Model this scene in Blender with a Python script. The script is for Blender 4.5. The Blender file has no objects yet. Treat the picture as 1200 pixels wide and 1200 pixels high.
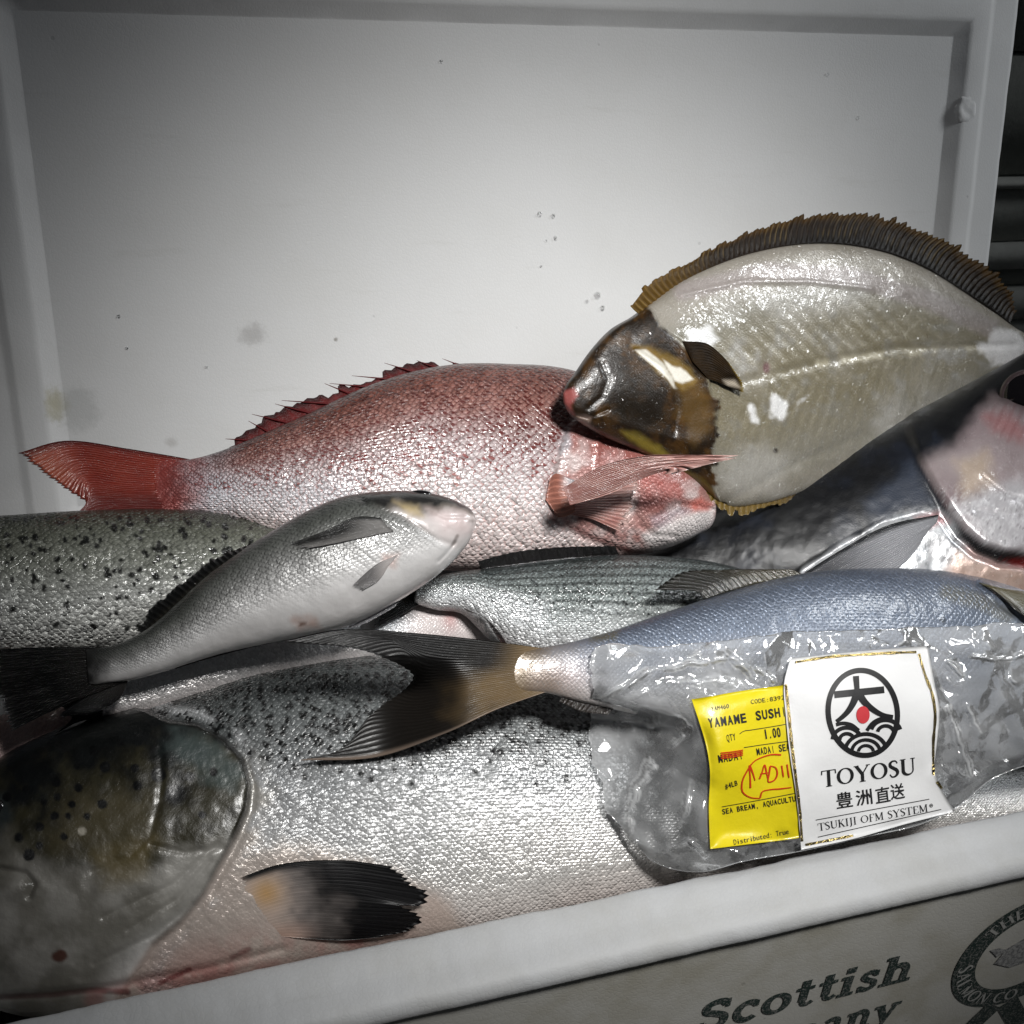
import bpy, math
import numpy as np
from mathutils import Matrix, Vector

# ------------------------------------------------------------------ scene, camera, light
sc = bpy.context.scene
COL = sc.collection
F = 1300.0                                   # focal length in photo pixels (photo is 1200 px square)

def _d(px, py):
    return np.array([(px - 600) / F, -(py - 600) / F, -1.0])
_X = _d(5024, 153); _X /= np.linalg.norm(_X)           # vanishing point of the box length
_Z = -_d(443, 2835); _Z /= np.linalg.norm(_Z)          # vanishing point of the box walls
_Z -= _X * (_Z @ _X); _Z /= np.linalg.norm(_Z)
_Y = np.cross(_Z, _X)
R = np.array([_X, _Y, _Z])
CAM = np.array([.1255, -.352, .50])

cam = bpy.data.cameras.new('camera'); cam.sensor_width = 36; cam.sensor_fit = 'HORIZONTAL'
cam.lens = 36 * F / 1200; cam.clip_start = .01; cam.clip_end = 200
camo = bpy.data.objects.new('camera', cam); COL.objects.link(camo)
M4 = Matrix.Identity(4)
for i in range(3):
    for j in range(3): M4[i][j] = R[i, j]
    M4[i][3] = CAM[i]
camo.matrix_world = M4
sc.camera = camo

world = bpy.data.worlds.new('World'); sc.world = world; world.use_nodes = True
bg = world.node_tree.nodes['Background']
bg.inputs[0].default_value = (.80, .88, 1.0, 1); bg.inputs[1].default_value = .022

def aim(o, tgt):
    v = Vector(tgt) - o.location
    o.rotation_euler = v.to_track_quat('-Z', 'Y').to_euler()

sp = bpy.data.lights.new('overhead_lamp', 'SPOT'); sp.energy = 130; sp.spot_size = math.radians(32); sp.spot_blend = 1.0
sp.shadow_soft_size = .14; sp.color = (1.0, .99, .97)
spo = bpy.data.objects.new('overhead_lamp', sp); COL.objects.link(spo)
spo.location = (.56, -.62, 1.45); aim(spo, (.42, .215, .15))

s2 = bpy.data.lights.new('side_lamp', 'SPOT'); s2.energy = 25; s2.spot_size = math.radians(54); s2.spot_blend = 1.0
s2.shadow_soft_size = .18; s2.color = (.95, .98, 1.0)
s2o = bpy.data.objects.new('side_lamp', s2); COL.objects.link(s2o)
s2o.location = (1.62, .06, 1.02); aim(s2o, (.60, .28, .18))

sc.view_settings.view_transform = 'Standard'; sc.view_settings.look = 'None'
sc.view_settings.exposure = 0.0; sc.view_settings.gamma = 1.0
sc.view_settings.use_curve_mapping = False
sc.cycles.transparent_max_bounces = 24
sc.cycles.max_bounces = 10

# ------------------------------------------------------------------ pixel <-> world helpers
def rays(px, py):
    px = np.asarray(px, float); py = np.asarray(py, float)
    d = np.stack([(px - 600) / F, -(py - 600) / F, -np.ones_like(px)], -1)
    return d @ R.T
def proj(P):
    q = (np.asarray(P) - CAM) @ R
    return 600 + F * q[..., 0] / -q[..., 2], 600 - F * q[..., 1] / -q[..., 2]
def at_y(px, py, y):
    r = rays(px, py); return CAM + r * ((y - CAM[1]) / r[..., 1])[..., None]
def at_z(px, py, z):
    r = rays(px, py); return CAM + r * ((z - CAM[2]) / r[..., 2])[..., None]

class Plane:                                  # plane through three (pixel, depth-into-box) anchors
    def __init__(s, *a):
        P = [at_y(np.array(x), np.array(y), d) for x, y, d in a]
        n = np.cross(P[1] - P[0], P[2] - P[0]); n /= np.linalg.norm(n)
        if n @ (CAM - P[0]) < 0: n = -n
        s.P, s.n = P[0], n
    def __call__(s, px, py, off=0.0):
        r = rays(px, py)
        t = ((s.P + s.n * 0 - CAM) @ s.n) / (r @ s.n)
        off = np.asarray(off, float)
        return CAM + r * t[..., None] + s.n * (off[..., None] if off.ndim else off)

def lin(r, g, b):
    o = []
    for c in (r, g, b):
        c = c / 255.0
        o.append(c / 12.92 if c <= .04045 else ((c + .055) / 1.055) ** 2.4)
    return np.array(o)

# ------------------------------------------------------------------ numpy noise and masks
def _hash(i, j, seed):
    n = (i.astype(np.int64) * 374761393 + j.astype(np.int64) * 668265263 + seed * 1442695041) & 0x7fffffff
    n = (n ^ (n >> 13)) * 1274126177 & 0x7fffffff
    n = (n ^ (n >> 16)) * 1911520717 & 0x7fffffff
    return ((n ^ (n >> 15)) & 0xffff) / 65535.0
def vnoise(x, y, seed=0):
    x = np.asarray(x, float); y = np.asarray(y, float)
    i = np.floor(x); j = np.floor(y); fx = x - i; fy = y - j
    fx = fx * fx * fx * (fx * (fx * 6 - 15) + 10); fy = fy * fy * fy * (fy * (fy * 6 - 15) + 10)
    a = _hash(i, j, seed); b = _hash(i + 1, j, seed); c = _hash(i, j + 1, seed); d = _hash(i + 1, j + 1, seed)
    return (a * (1 - fx) + b * fx) * (1 - fy) + (c * (1 - fx) + d * fx) * fy
def fbm(x, y, sc_, seed=0, oc=4):
    v = 0; a = 1; t = 0
    for k in range(oc):
        v = v + a * vnoise(x / sc_ * 2 ** k, y / sc_ * 2 ** k, seed + 17 * k); t += a; a *= .5
    return v / t
def ss(a, b, x):
    t = np.clip((np.asarray(x, float) - a) / (b - a), 0, 1); return t * t * (3 - 2 * t)
def seg_dist(x, y, pts):
    best = np.full(np.shape(x), 1e9); 
    for (x0, y0), (x1, y1) in zip(pts[:-1], pts[1:]):
        dx, dy = x1 - x0, y1 - y0; L = dx * dx + dy * dy + 1e-9
        t = np.clip(((x - x0) * dx + (y - y0) * dy) / L, 0, 1)
        best = np.minimum(best, np.hypot(x - x0 - t * dx, y - y0 - t * dy))
    return best
def poly_sd(x, y, pts):                       # signed distance: negative inside
    P = list(pts) + [pts[0]]
    d = seg_dist(x, y, P); ins = np.zeros(np.shape(x), bool)
    for (x0, y0), (x1, y1) in zip(P[:-1], P[1:]):
        c = ((y0 > y) != (y1 > y)) & (x < (x1 - x0) * (y - y0) / (y1 - y0 + 1e-12) + x0)
        ins ^= c
    return np.where(ins, -d, d)
def pmask(x, y, pts, soft=6, wob=0, seed=3):
    d = poly_sd(x, y, pts)
    if wob: d = d + (fbm(x, y, 18, seed) - .5) * 2 * wob
    return 1 - ss(-soft, soft, d)
def smask(x, y, pts, w, soft=2):
    return 1 - ss(w, w + soft, seg_dist(x, y, pts))
def mix(a, b, m):
    m = np.asarray(m)[..., None] if np.ndim(m) else m
    return a * (1 - m) + b * m
def spline(P, n, closed=False):               # Catmull-Rom through knots, n samples uniform in chord length
    P = np.asarray(P, float)
    d = np.r_[0, np.cumsum(np.maximum(np.linalg.norm(np.diff(P[:, :2], axis=0), axis=1), 1e-6))]; d /= d[-1]
    return csp(d, P, np.linspace(0, 1, n))
def csp(t, P, q):
    P = np.asarray(P, float); t = np.asarray(t, float)
    m = np.zeros_like(P)
    h = np.diff(t)[:, None]; dl = np.diff(P, axis=0) / h
    if len(P) > 2: m[1:-1] = (dl[:-1] * h[1:] + dl[1:] * h[:-1]) / (h[1:] + h[:-1])
    m[0] = dl[0]; m[-1] = dl[-1]
    k = np.clip(np.searchsorted(t, q, side='right') - 1, 0, len(t) - 2)
    hh = (t[k + 1] - t[k])[:, None]; u = ((q - t[k]) / (t[k + 1] - t[k]))[:, None]
    return ((2 * u**3 - 3 * u**2 + 1) * P[k] + (u**3 - 2 * u**2 + u) * hh * m[k]
            + (-2 * u**3 + 3 * u**2) * P[k + 1] + (u**3 - u**2) * hh * m[k + 1])
def poly_at(P, q):                            # linear resample of a polyline by index parameter 0..1
    P = np.asarray(P, float); t = np.linspace(0, 1, len(P))
    return np.stack([np.interp(q, t, P[:, k]) for k in range(P.shape[1])], -1)

# ------------------------------------------------------------------ object helpers
def link(name, me, mat=None, parent=None, smooth=True):
    if mat: me.materials.append(mat)
    if smooth: me.polygons.foreach_set('use_smooth', np.ones(len(me.polygons), bool))
    o = bpy.data.objects.new(name, me); COL.objects.link(o)
    if parent: o.parent = parent
    return o
def empty(name, loc, label, cat, group=None):
    o = bpy.data.objects.new(name, None); COL.objects.link(o); o.empty_display_size = .02
    tag(o, label, cat, group); o['_base'] = list(loc)
    return o
def tag(o, label=None, cat=None, group=None, kind=None):
    for k, v in (('label', label), ('category', cat), ('group', group), ('kind', kind)):
        if v: o[k] = v
    return o
def mesh(name, V, Fc, attrs=None, uv=None):
    me = bpy.data.meshes.new(name)
    V = np.asarray(V, float).reshape(-1, 3)
    if isinstance(Fc, np.ndarray):
        nf, k = Fc.shape
        me.vertices.add(len(V)); me.vertices.foreach_set('co', V.ravel())
        me.loops.add(nf * k); me.loops.foreach_set('vertex_index', Fc.ravel().astype(np.int32))
        me.polygons.add(nf); me.polygons.foreach_set('loop_start', np.arange(0, nf * k, k, dtype=np.int32))
        me.update(calc_edges=True)
    else:
        me.from_pydata([tuple(v) for v in V], [], [tuple(int(i) for i in f) for f in Fc]); me.update()
    if attrs:
        for nm, a in attrs.items():
            ca = me.attributes.new(nm, 'FLOAT_COLOR', 'POINT')
            a = np.asarray(a, float)
            if a.shape[1] == 3: a = np.c_[a, np.ones(len(a))]
            ca.data.foreach_set('color', a.ravel())
    if uv is not None:
        at = me.attributes.new('suv', 'FLOAT_VECTOR', 'POINT')
        at.data.foreach_set('vector', np.c_[uv, np.zeros(len(uv))].ravel())
    me.validate()
    return me
def grid_faces(n, m, wrap=False):
    i, j = np.meshgrid(np.arange(n - 1), np.arange(m if wrap else m - 1), indexing='ij')
    j2 = (j + 1) % m
    return np.stack([i * m + j, i * m + j2, (i + 1) * m + j2, (i + 1) * m + j], -1).reshape(-1, 4)
def box_mesh(name, lo, hi, bev=0.0):
    import bmesh
    bm = bmesh.new(); bmesh.ops.create_cube(bm, size=1)
    for v in bm.verts:
        v.co = Vector([lo[k] + (v.co[k] + .5) * (hi[k] - lo[k]) for k in range(3)])
    if bev: bmesh.ops.bevel(bm, geom=list(bm.edges), offset=bev, segments=2, affect='EDGES')
    me = bpy.data.meshes.new(name); bm.to_mesh(me); bm.free(); return me

# ------------------------------------------------------------------ materials
class NT:
    def __init__(s, name):
        s.m = bpy.data.materials.new(name); s.m.use_nodes = True; s.t = s.m.node_tree
        s.t.nodes.clear(); s.out = s.n('ShaderNodeOutputMaterial')
    def n(s, ty, **kw):
        o = s.t.nodes.new(ty)
        for k, v in kw.items(): setattr(o, k, v)
        return o
    def set(s, sock, v):
        if isinstance(v, bpy.types.NodeSocket): s.t.links.new(v, sock)
        else: sock.default_value = v
    def math(s, op, a, b=0.0, c=0.0, clamp=False):
        o = s.n('ShaderNodeMath', operation=op); o.use_clamp = clamp
        s.set(o.inputs[0], a); s.set(o.inputs[1], b); s.set(o.inputs[2], c); return o.outputs[0]
    def vmath(s, op, a, b=(0, 0, 0)):
        o = s.n('ShaderNodeVectorMath', operation=op); s.set(o.inputs[0], a); s.set(o.inputs[1], b)
        return o.outputs['Value' if op in ('DOT_PRODUCT', 'LENGTH', 'DISTANCE') else 'Vector']
    def ramp(s, x, a, b, lo=0.0, hi=1.0):
        o = s.n('ShaderNodeMapRange', interpolation_type='SMOOTHSTEP')
        for k, v in zip(range(5), (x, a, b, lo, hi)): s.set(o.inputs[k], v)
        return o.outputs[0]
    def mixc(s, f, a, b, blend='MIX'):
        o = s.n('ShaderNodeMix', data_type='RGBA', blend_type=blend)
        s.set(o.inputs[0], f); s.set(o.inputs[6], a); s.set(o.inputs[7], b); return o.outputs[2]
    def attr(s, nm):
        return s.n('ShaderNodeAttribute', attribute_name=nm)
    def noise(s, vec, scale, detail=3, rough=.5, dist=0.0):
        o = s.n('ShaderNodeTexNoise'); s.set(o.inputs['Vector'], vec)
        o.inputs['Scale'].default_value = scale; o.inputs['Detail'].default_value = detail
        o.inputs['Roughness'].default_value = rough; o.inputs['Distortion'].default_value = dist
        return o.outputs[0]
    def vor(s, vec, scale, feature='F1', rand=1.0, dim='3D'):
        o = s.n('ShaderNodeTexVoronoi', feature=feature, voronoi_dimensions=dim); s.set(o.inputs['Vector'], vec)
        o.inputs['Scale'].default_value = scale; o.inputs['Randomness'].default_value = rand; return o
    def bump(s, h, strength, dist, normal=None):
        o = s.n('ShaderNodeBump'); s.set(o.inputs['Height'], h); o.inputs['Strength'].default_value = strength
        o.inputs['Distance'].default_value = dist
        if normal: s.set(o.inputs['Normal'], normal)
        return o.outputs[0]
    def bsdf(s, **kw):
        o = s.n('ShaderNodeBsdfPrincipled')
        for k, v in kw.items(): s.set(o.inputs[k.replace('_', ' ')], v)
        return o.outputs[0]
    def surf(s, sh):
        s.t.links.new(sh, s.out.inputs[0]); return s.m
    def pos(s):
        return s.n('ShaderNodeTexCoord').outputs['Object']

def fish_mat(name, bump=.5, tilt=.7, edge=.5, vary=.25, fleck_size=.42, coat=.5, coat_r=.10, wet=.35, size_mm=3.0, crackle=0.0, front=.6, rand=.45, warp=1.0, cb=.35):
    """Scaled wet skin.  colA = scale colour, colB = pigment between scales and in flecks,
    aux = (scale strength, pigment amount, metallic), colA.a = roughness, colB.a = fleck probability."""
    k = NT(name)
    A = k.attr('colA'); B = k.attr('colB'); X = k.attr('aux'); U = k.attr('suv').outputs['Vector']
    sx = k.n('ShaderNodeSeparateColor'); k.set(sx.inputs[0], X.outputs['Color'])
    smask_, pig, met = sx.outputs[0], sx.outputs[1], sx.outputs[2]
    # 45 degree lattice -> diamond scales
    wpn = k.n('ShaderNodeTexNoise'); k.set(wpn.inputs['Vector'], U); wpn.inputs['Scale'].default_value = .33; wpn.inputs['Detail'].default_value = 3
    U0 = k.vmath('ADD', U, k.vmath('MULTIPLY', k.vmath('SUBTRACT', wpn.outputs['Color'], (.5, .5, .5)), (warp, warp, 0)))
    sv = k.n('ShaderNodeSeparateXYZ'); k.set(sv.inputs[0], U0)
    cb_ = k.n('ShaderNodeCombineXYZ'); k.set(cb_.inputs[0], k.math('MULTIPLY', k.math('COSINE', k.math('MULTIPLY', sv.outputs[1], 2 * math.pi / .70711)), .12))
    U0 = k.vmath('ADD', U0, cb_.outputs[0])
    rot = k.n('ShaderNodeVectorRotate', rotation_type='Z_AXIS'); k.set(rot.inputs['Vector'], U0); rot.inputs['Angle'].default_value = math.radians(45)
    v = k.vor(rot.outputs[0], 1.0, rand=rand, dim='2D')
    l = k.vmath('SUBTRACT', rot.outputs[0], v.outputs['Position'])
    un = k.n('ShaderNodeVectorRotate', rotation_type='Z_AXIS'); k.set(un.inputs['Vector'], l); un.inputs['Angle'].default_value = math.radians(-45)
    s3 = k.n('ShaderNodeSeparateXYZ'); k.set(s3.inputs[0], un.outputs[0]); lu, lv = s3.outputs[0], s3.outputs[1]
    rc = k.n('ShaderNodeSeparateColor'); k.set(rc.inputs[0], v.outputs['Color']); r1, r2, r3 = rc.outputs
    alv = k.math('ABSOLUTE', lv)
    rear = k.ramp(k.math('ADD', lu, k.math('MULTIPLY', alv, .75)), .34, .66)
    frontm = k.ramp(k.math('SUBTRACT', k.math('MULTIPLY', alv, .35), lu), .12, .62)
    # height: free edge raised, random tilt for glitter
    h = k.math('MULTIPLY', lu, .55)
    h = k.math('SUBTRACT', h, k.math('MULTIPLY', k.math('MULTIPLY', lv, lv), .55))
    h = k.math('SUBTRACT', h, k.math('MULTIPLY', rear, .35))
    h = k.math('ADD', h, k.math('MULTIPLY', k.math('MULTIPLY', lu, k.math('SUBTRACT', r1, .5)), tilt))
    h = k.math('ADD', h, k.math('MULTIPLY', k.math('MULTIPLY', lv, k.math('SUBTRACT', r2, .5)), tilt))
    fine = k.noise(U, 2.3, 3, .6)
    h = k.math('ADD', h, k.math('MULTIPLY', fine, .22))
    h = k.math('MULTIPLY', h, smask_)
    P = k.pos()
    skin = k.noise(P, 260, 4, .62)
    h = k.math('ADD', h, k.math('MULTIPLY', skin, .25))
    nrm = k.bump(h, bump, size_mm * .001)
    # colour
    pm = k.math('MULTIPLY', k.math('MULTIPLY', k.math('MAXIMUM', k.math('MULTIPLY', frontm, front), k.math('MULTIPLY', rear, edge)), pig), smask_)
    pm = k.math('MULTIPLY', pm, k.math('ADD', .55, k.math('MULTIPLY', r3, .9)), clamp=True)
    c = k.mixc(pm, A.outputs['Color'], B.outputs['Color'])
    fl = k.math('MULTIPLY', k.ramp(k.math('ADD', v.outputs['Distance'], k.math('MULTIPLY', fine, .40)), fleck_size + .24, fleck_size + .10), k.math('LESS_THAN', r2, B.outputs['Alpha']))
    c = k.mixc(k.math('MULTIPLY', fl, .93), c, B.outputs['Color'])
    val = k.math('ADD', 1 - vary, k.math('MULTIPLY', k.math('ADD', k.math('MULTIPLY', r1, smask_), k.noise(P, 90, 4, .6)), vary))
    hs = k.n('ShaderNodeHueSaturation'); k.set(hs.inputs['Color'], c); k.set(hs.inputs['Value'], val)
    wn = k.noise(P, 34, 3, .55, .6)
    cn = k.bump(wn, wet, .006)
    cn = k.bump(h, bump * cb, size_mm * .001, cn)
    if crackle:
        cr = k.vor(P, 420, 'DISTANCE_TO_EDGE'); crm = k.ramp(cr.outputs['Distance'], .0, .12)
        cn = k.bump(k.math('ADD', k.math('MULTIPLY', crm, .35), k.math('MULTIPLY', k.noise(P, 130, 2, .5), .8)), crackle, .0008, cn)
    rg = k.math('ADD', A.outputs['Alpha'], k.math('MULTIPLY', k.math('SUBTRACT', k.noise(P, 70, 3, .6), .5), .22), clamp=True)
    return k.surf(k.bsdf(Base_Color=hs.outputs[0], Metallic=met, Roughness=rg, Normal=nrm,
                         Coat_Weight=k.math('MULTIPLY', X.outputs['Alpha'], coat), Coat_Roughness=coat_r, Coat_Normal=cn, Coat_IOR=1.5, Specular_IOR_Level=.5))

def fin_mat(name, lines=1.0, coat=.55, rough=.35, bump=.6, coat_r=.12, spec=.5):
    k = NT(name)
    A = k.attr('colA'); U = k.attr('suv').outputs['Vector']
    s3 = k.n('ShaderNodeSeparateXYZ'); k.set(s3.inputs[0], U)
    P = k.pos()
    fan = k.n('ShaderNodeCombineXYZ'); k.set(fan.inputs[0], s3.outputs[0]); k.set(fan.inputs[1], k.math('MULTIPLY', s3.outputs[1], .10))
    st = k.noise(fan.outputs[0], 3.1, 4, .65)
    ray = k.math('ABSOLUTE', k.math('SINE', k.math('MULTIPLY', s3.outputs[0], math.pi)))
    ln = k.math('ADD', k.math('MULTIPLY', ray, .55), k.math('MULTIPLY', st, .8))
    c = k.mixc(k.math('MULTIPLY', k.ramp(ln, .25, 1.05), .62 * lines), A.outputs['Color'], k.mixc(1.0, A.outputs['Color'], (.28, .25, .24, 1), 'MULTIPLY'))
    nrm = k.bump(k.math('ADD', k.math('MULTIPLY', ln, -1.0), k.math('MULTIPLY', k.noise(P, 200, 3), .5)), bump, .0012)
    return k.surf(k.bsdf(Base_Color=c, Roughness=rough, Normal=nrm, Coat_Weight=coat, Coat_Roughness=coat_r, Coat_Normal=nrm,
                         Specular_IOR_Level=spec))

def foam_mat(name, base, stains=(), bead=1.0, dirt=.0):
    k = NT(name); P = k.pos()
    v = k.vor(P, 330); e = k.vor(P, 330, 'DISTANCE_TO_EDGE')
    big = k.noise(P, 7, 4, .6); mid = k.noise(P, 55, 4, .6)
    c = k.mixc(k.math('MULTIPLY', k.ramp(e.outputs['Distance'], .10, .0), .10 * bead), (*base, 1), (*(base * .72), 1))
    c = k.mixc(k.math('MULTIPLY', k.ramp(big, .45, .75), .10), c, (*(base * np.array([.80, .80, .76])), 1))
    stv = k.vmath('MULTIPLY', P, (14, 90, 90)); c = k.mixc(k.math('MULTIPLY', k.ramp(k.noise(stv, 1.0, 4, .65), .60, .74), .16), c, (*(base * np.array([.74, .73, .69])), 1))
    # scattered small pits
    pv = k.vor(P, 44); pr = k.n('ShaderNodeSeparateColor'); k.set(pr.inputs[0], pv.outputs['Color'])
    pit = k.math('MULTIPLY', k.ramp(pv.outputs['Distance'], .075, .035), k.math('LESS_THAN', pr.outputs[0], .16))
    c = k.mixc(k.math('MULTIPLY', pit, .35), c, (*(base * .55), 1))
    if dirt:
        c = k.mixc(k.math('MULTIPLY', k.ramp(k.noise(P, 16, 5, .65), .40, .72), dirt), c, (*(base * np.array([.62, .58, .46])), 1))
    for (p, rad, col, amt, asp) in stains:
        dv = k.vmath('SUBTRACT', P, tuple(p)); dv = k.vmath('MULTIPLY', dv, asp)
        dd = k.math('ADD', k.vmath('LENGTH', dv), k.math('MULTIPLY', k.math('SUBTRACT', k.noise(P, 90, 5, .7), .5), rad * 1.6))
        c = k.mixc(k.math('MULTIPLY', k.ramp(dd, rad, rad * .25), amt), c, (*col, 1))
    h = k.math('ADD', k.math('MULTIPLY', k.ramp(e.outputs['Distance'], .0, .2), .35 * bead), k.math('MULTIPLY', mid, .5))
    h = k.math('SUBTRACT', h, k.math('MULTIPLY', pit, .8))
    n = k.bump(h, .17, .0010)
    return k.surf(k.bsdf(Base_Color=c, Roughness=.55, Normal=n, Specular_IOR_Level=.35))

def plain_mat(name, col, rough=.5, metal=0.0, bump=0.0, scale=80, vary=.0, coat=0.0, spec=.5):
    k = NT(name); P = k.pos(); nz = k.noise(P, scale, 5, .6)
    c = k.mixc(k.math('MULTIPLY', nz, vary), (*col, 1), (*(np.array(col) * .45), 1)) if vary else (*col, 1)
    kw = dict(Base_Color=c, Roughness=rough, Metallic=metal, Coat_Weight=coat, Coat_Roughness=.08, Specular_IOR_Level=spec)
    if bump: kw['Normal'] = k.bump(nz, bump, .002)
    return k.surf(k.bsdf(**kw))

# ------------------------------------------------------------------ fish builders
class Body: pass
def fish_body(parent, stations, plane, mat, paint, nu=300, nvf=110, nvb=30, scale_mm=4.0, feat=None, bend=None, p=.85, shrink=.55, back=.8, name='body'):
    """stations: (top x, top y, bottom x, bottom y, half thickness mm) from snout to tail root."""
    S = np.array(stations, float)
    midp = np.c_[(S[:, 0] + S[:, 2]) / 2, (S[:, 1] + S[:, 3]) / 2]
    d = np.r_[0, np.cumsum(np.maximum(np.linalg.norm(np.diff(midp, axis=0), axis=1), 2))]; d /= d[-1]
    s = np.linspace(0, 1, nu)
    s = np.clip(s - .35 * np.sin(2 * np.pi * s) / (2 * np.pi) * .5, 0, 1)
    Q = csp(d, S, s); Q[:, 4] = np.maximum(Q[:, 4], .3)
    T = plane(Q[:, 0], Q[:, 1]); Bt = plane(Q[:, 2], Q[:, 3]); h = Q[:, 4] * .001
    c = (T + Bt) / 2; hv = (T - Bt) / 2
    if bend is not None: c = c + plane.n * (np.interp(s, np.linspace(0, 1, len(bend)), bend) * .001)[:, None]
    phi = np.r_[np.linspace(0, np.pi, nvf, endpoint=False), np.linspace(np.pi, 2 * np.pi, nvb, endpoint=False)]
    sn = np.sin(phi); pw = np.sign(sn) * np.abs(sn) ** p; pw = np.where(pw < 0, pw * back, pw)
    V = c[:, None] + hv[:, None] * np.cos(phi)[None, :, None] + plane.n[None, None] * (h[:, None] * pw[None])[..., None]
    t = np.where(phi <= np.pi, phi / np.pi, (2 * np.pi - phi) / np.pi)
    ss_, tt = np.meshgrid(s, t, indexing='ij')
    front = np.broadcast_to((phi <= np.pi)[None], ss_.shape)
    px, py = proj(V)
    if feat is not None:
        dd = feat(px, py, ss_, tt) * .001 * ss(0, .05, tt) * ss(1, .95, tt) * front
        V = V + plane.n * dd[..., None]
        px, py = proj(V)
    # scale coordinates
    L = np.linalg.norm(np.diff(c, axis=0), axis=1); girth = np.linalg.norm(hv, axis=1)
    size = scale_mm * .001 * (np.clip(girth / girth.max(), .12, 1)) ** shrink
    u = np.r_[0, np.cumsum(L / ((size[1:] + size[:-1]) / 2))]
    arc = np.cumsum(np.r_[np.zeros((1,)), np.zeros(len(phi) - 1)])
    seg = np.linalg.norm(np.diff(V, axis=1), axis=2); av = np.c_[np.zeros(nu), np.cumsum(seg, axis=1)]
    midi = nvf // 2
    v = (av - av[:, midi:midi + 1]) / size[:, None]
    uu = np.broadcast_to(u[:, None], v.shape)
    A, B, X = paint(px.ravel(), py.ravel(), ss_.ravel(), ((1 - np.cos(np.pi * tt)) / 2).ravel())
    nv = len(phi)
    Fc = grid_faces(nu, nv, True)
    V2 = V.reshape(-1, 3)
    # end caps
    c0, c1 = V[0].mean(0), V[-1].mean(0); n0 = len(V2)
    V2 = np.vstack([V2, c0, c1])
    ext = lambda a: np.vstack([a, a[0], a[(nu - 1) * nv]])
    uv = np.c_[uu.ravel(), v.ravel()]
    me = mesh(name, V2, Fc, dict(colA=ext(A), colB=ext(B), aux=ext(X)), ext(uv))
    import bmesh
    bm = bmesh.new(); bm.from_mesh(me); bm.verts.ensure_lookup_table()
    for (i0, ci, fl) in ((0, n0, 0), ((nu - 1) * nv, n0 + 1, 1)):
        for j in range(nv):
            a, b = bm.verts[i0 + j], bm.verts[i0 + (j + 1) % nv]
            bm.faces.new((a, bm.verts[ci], b) if not fl else (b, bm.verts[ci], a))
    bmesh.ops.recalc_face_normals(bm, faces=list(bm.faces))
    bm.to_mesh(me); bm.free()
    o = link(name, me, mat, parent)
    r = Body(); r.o = o; r.px = px[:, :nvf].ravel(); r.py = py[:, :nvf].ravel()
    r.depth = (-((V[:, :nvf] - CAM) @ R)[..., 2]).ravel(); r.plane = plane
    return r

class Raster:                                     # smoothed front-surface depth over photo pixels
    def __init__(s, bodies, cell=4, blur=1):
        s.c = cell; s.x0 = -260; s.y0 = 180; nx, ny = 440, 280
        G = np.full((nx, ny), np.inf)
        for b, lift in bodies:
            sm = np.zeros((nx, ny)); ct = np.zeros((nx, ny))
            ix = np.clip(((b.px - s.x0) / cell).astype(int), 0, nx - 1); iy = np.clip(((b.py - s.y0) / cell).astype(int), 0, ny - 1)
            np.add.at(sm, (ix, iy), b.depth - lift * .001); np.add.at(ct, (ix, iy), 1)
            D = np.where(ct > 0, sm / np.maximum(ct, 1), np.inf); G = np.minimum(G, D)
        W = np.isfinite(G).astype(float); G = np.where(W > 0, G, 0)
        def nb(A): 
            A = np.pad(A, 1, mode='edge'); return sum(A[1 + a:A.shape[0] - 1 + a, 1 + b_:A.shape[1] - 1 + b_] for a in (-1, 0, 1) for b_ in (-1, 0, 1))
        for _ in range(60):
            S, C = nb(G * W), nb(W); new = (W == 0) & (C > 0)
            if not new.any(): break
            G = np.where(new, S / np.maximum(C, 1), G); W = np.where(new, 1, W)
        G = np.where(W > 0, G, G[W > 0].mean())
        for _ in range(blur): G = nb(G) / 9
        s.G = G
    def __call__(s, x, y):
        fx = np.clip((x - s.x0) / s.c - .5, 0, s.G.shape[0] - 2); fy = np.clip((y - s.y0) / s.c - .5, 0, s.G.shape[1] - 2)
        i = np.floor(fx).astype(int); j = np.floor(fy).astype(int); fx = fx - i; fy = fy - j; G = s.G
        return (G[i, j] * (1 - fx) + G[i + 1, j] * fx) * (1 - fy) + (G[i, j + 1] * (1 - fx) + G[i + 1, j + 1] * fx) * fy
def on_body(b, off_mm=1.5, blur=1):
    """position on the visible flank of one body, or of the nearest of several, lifted by off_mm"""
    bs = b if isinstance(b, list) else [(b, 0)]
    ra = Raster(bs, blur=blur); n_ = bs[0][0].plane.n
    def f(px, py, off=0.0):
        px = np.asarray(px, float); py = np.asarray(py, float)
        P = CAM + rays(px, py) * (ra(px, py) - off_mm * .001)[..., None]
        off = np.asarray(off, float)
        return P + n_ * (off[..., None] if off.ndim else off)
    return f

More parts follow.
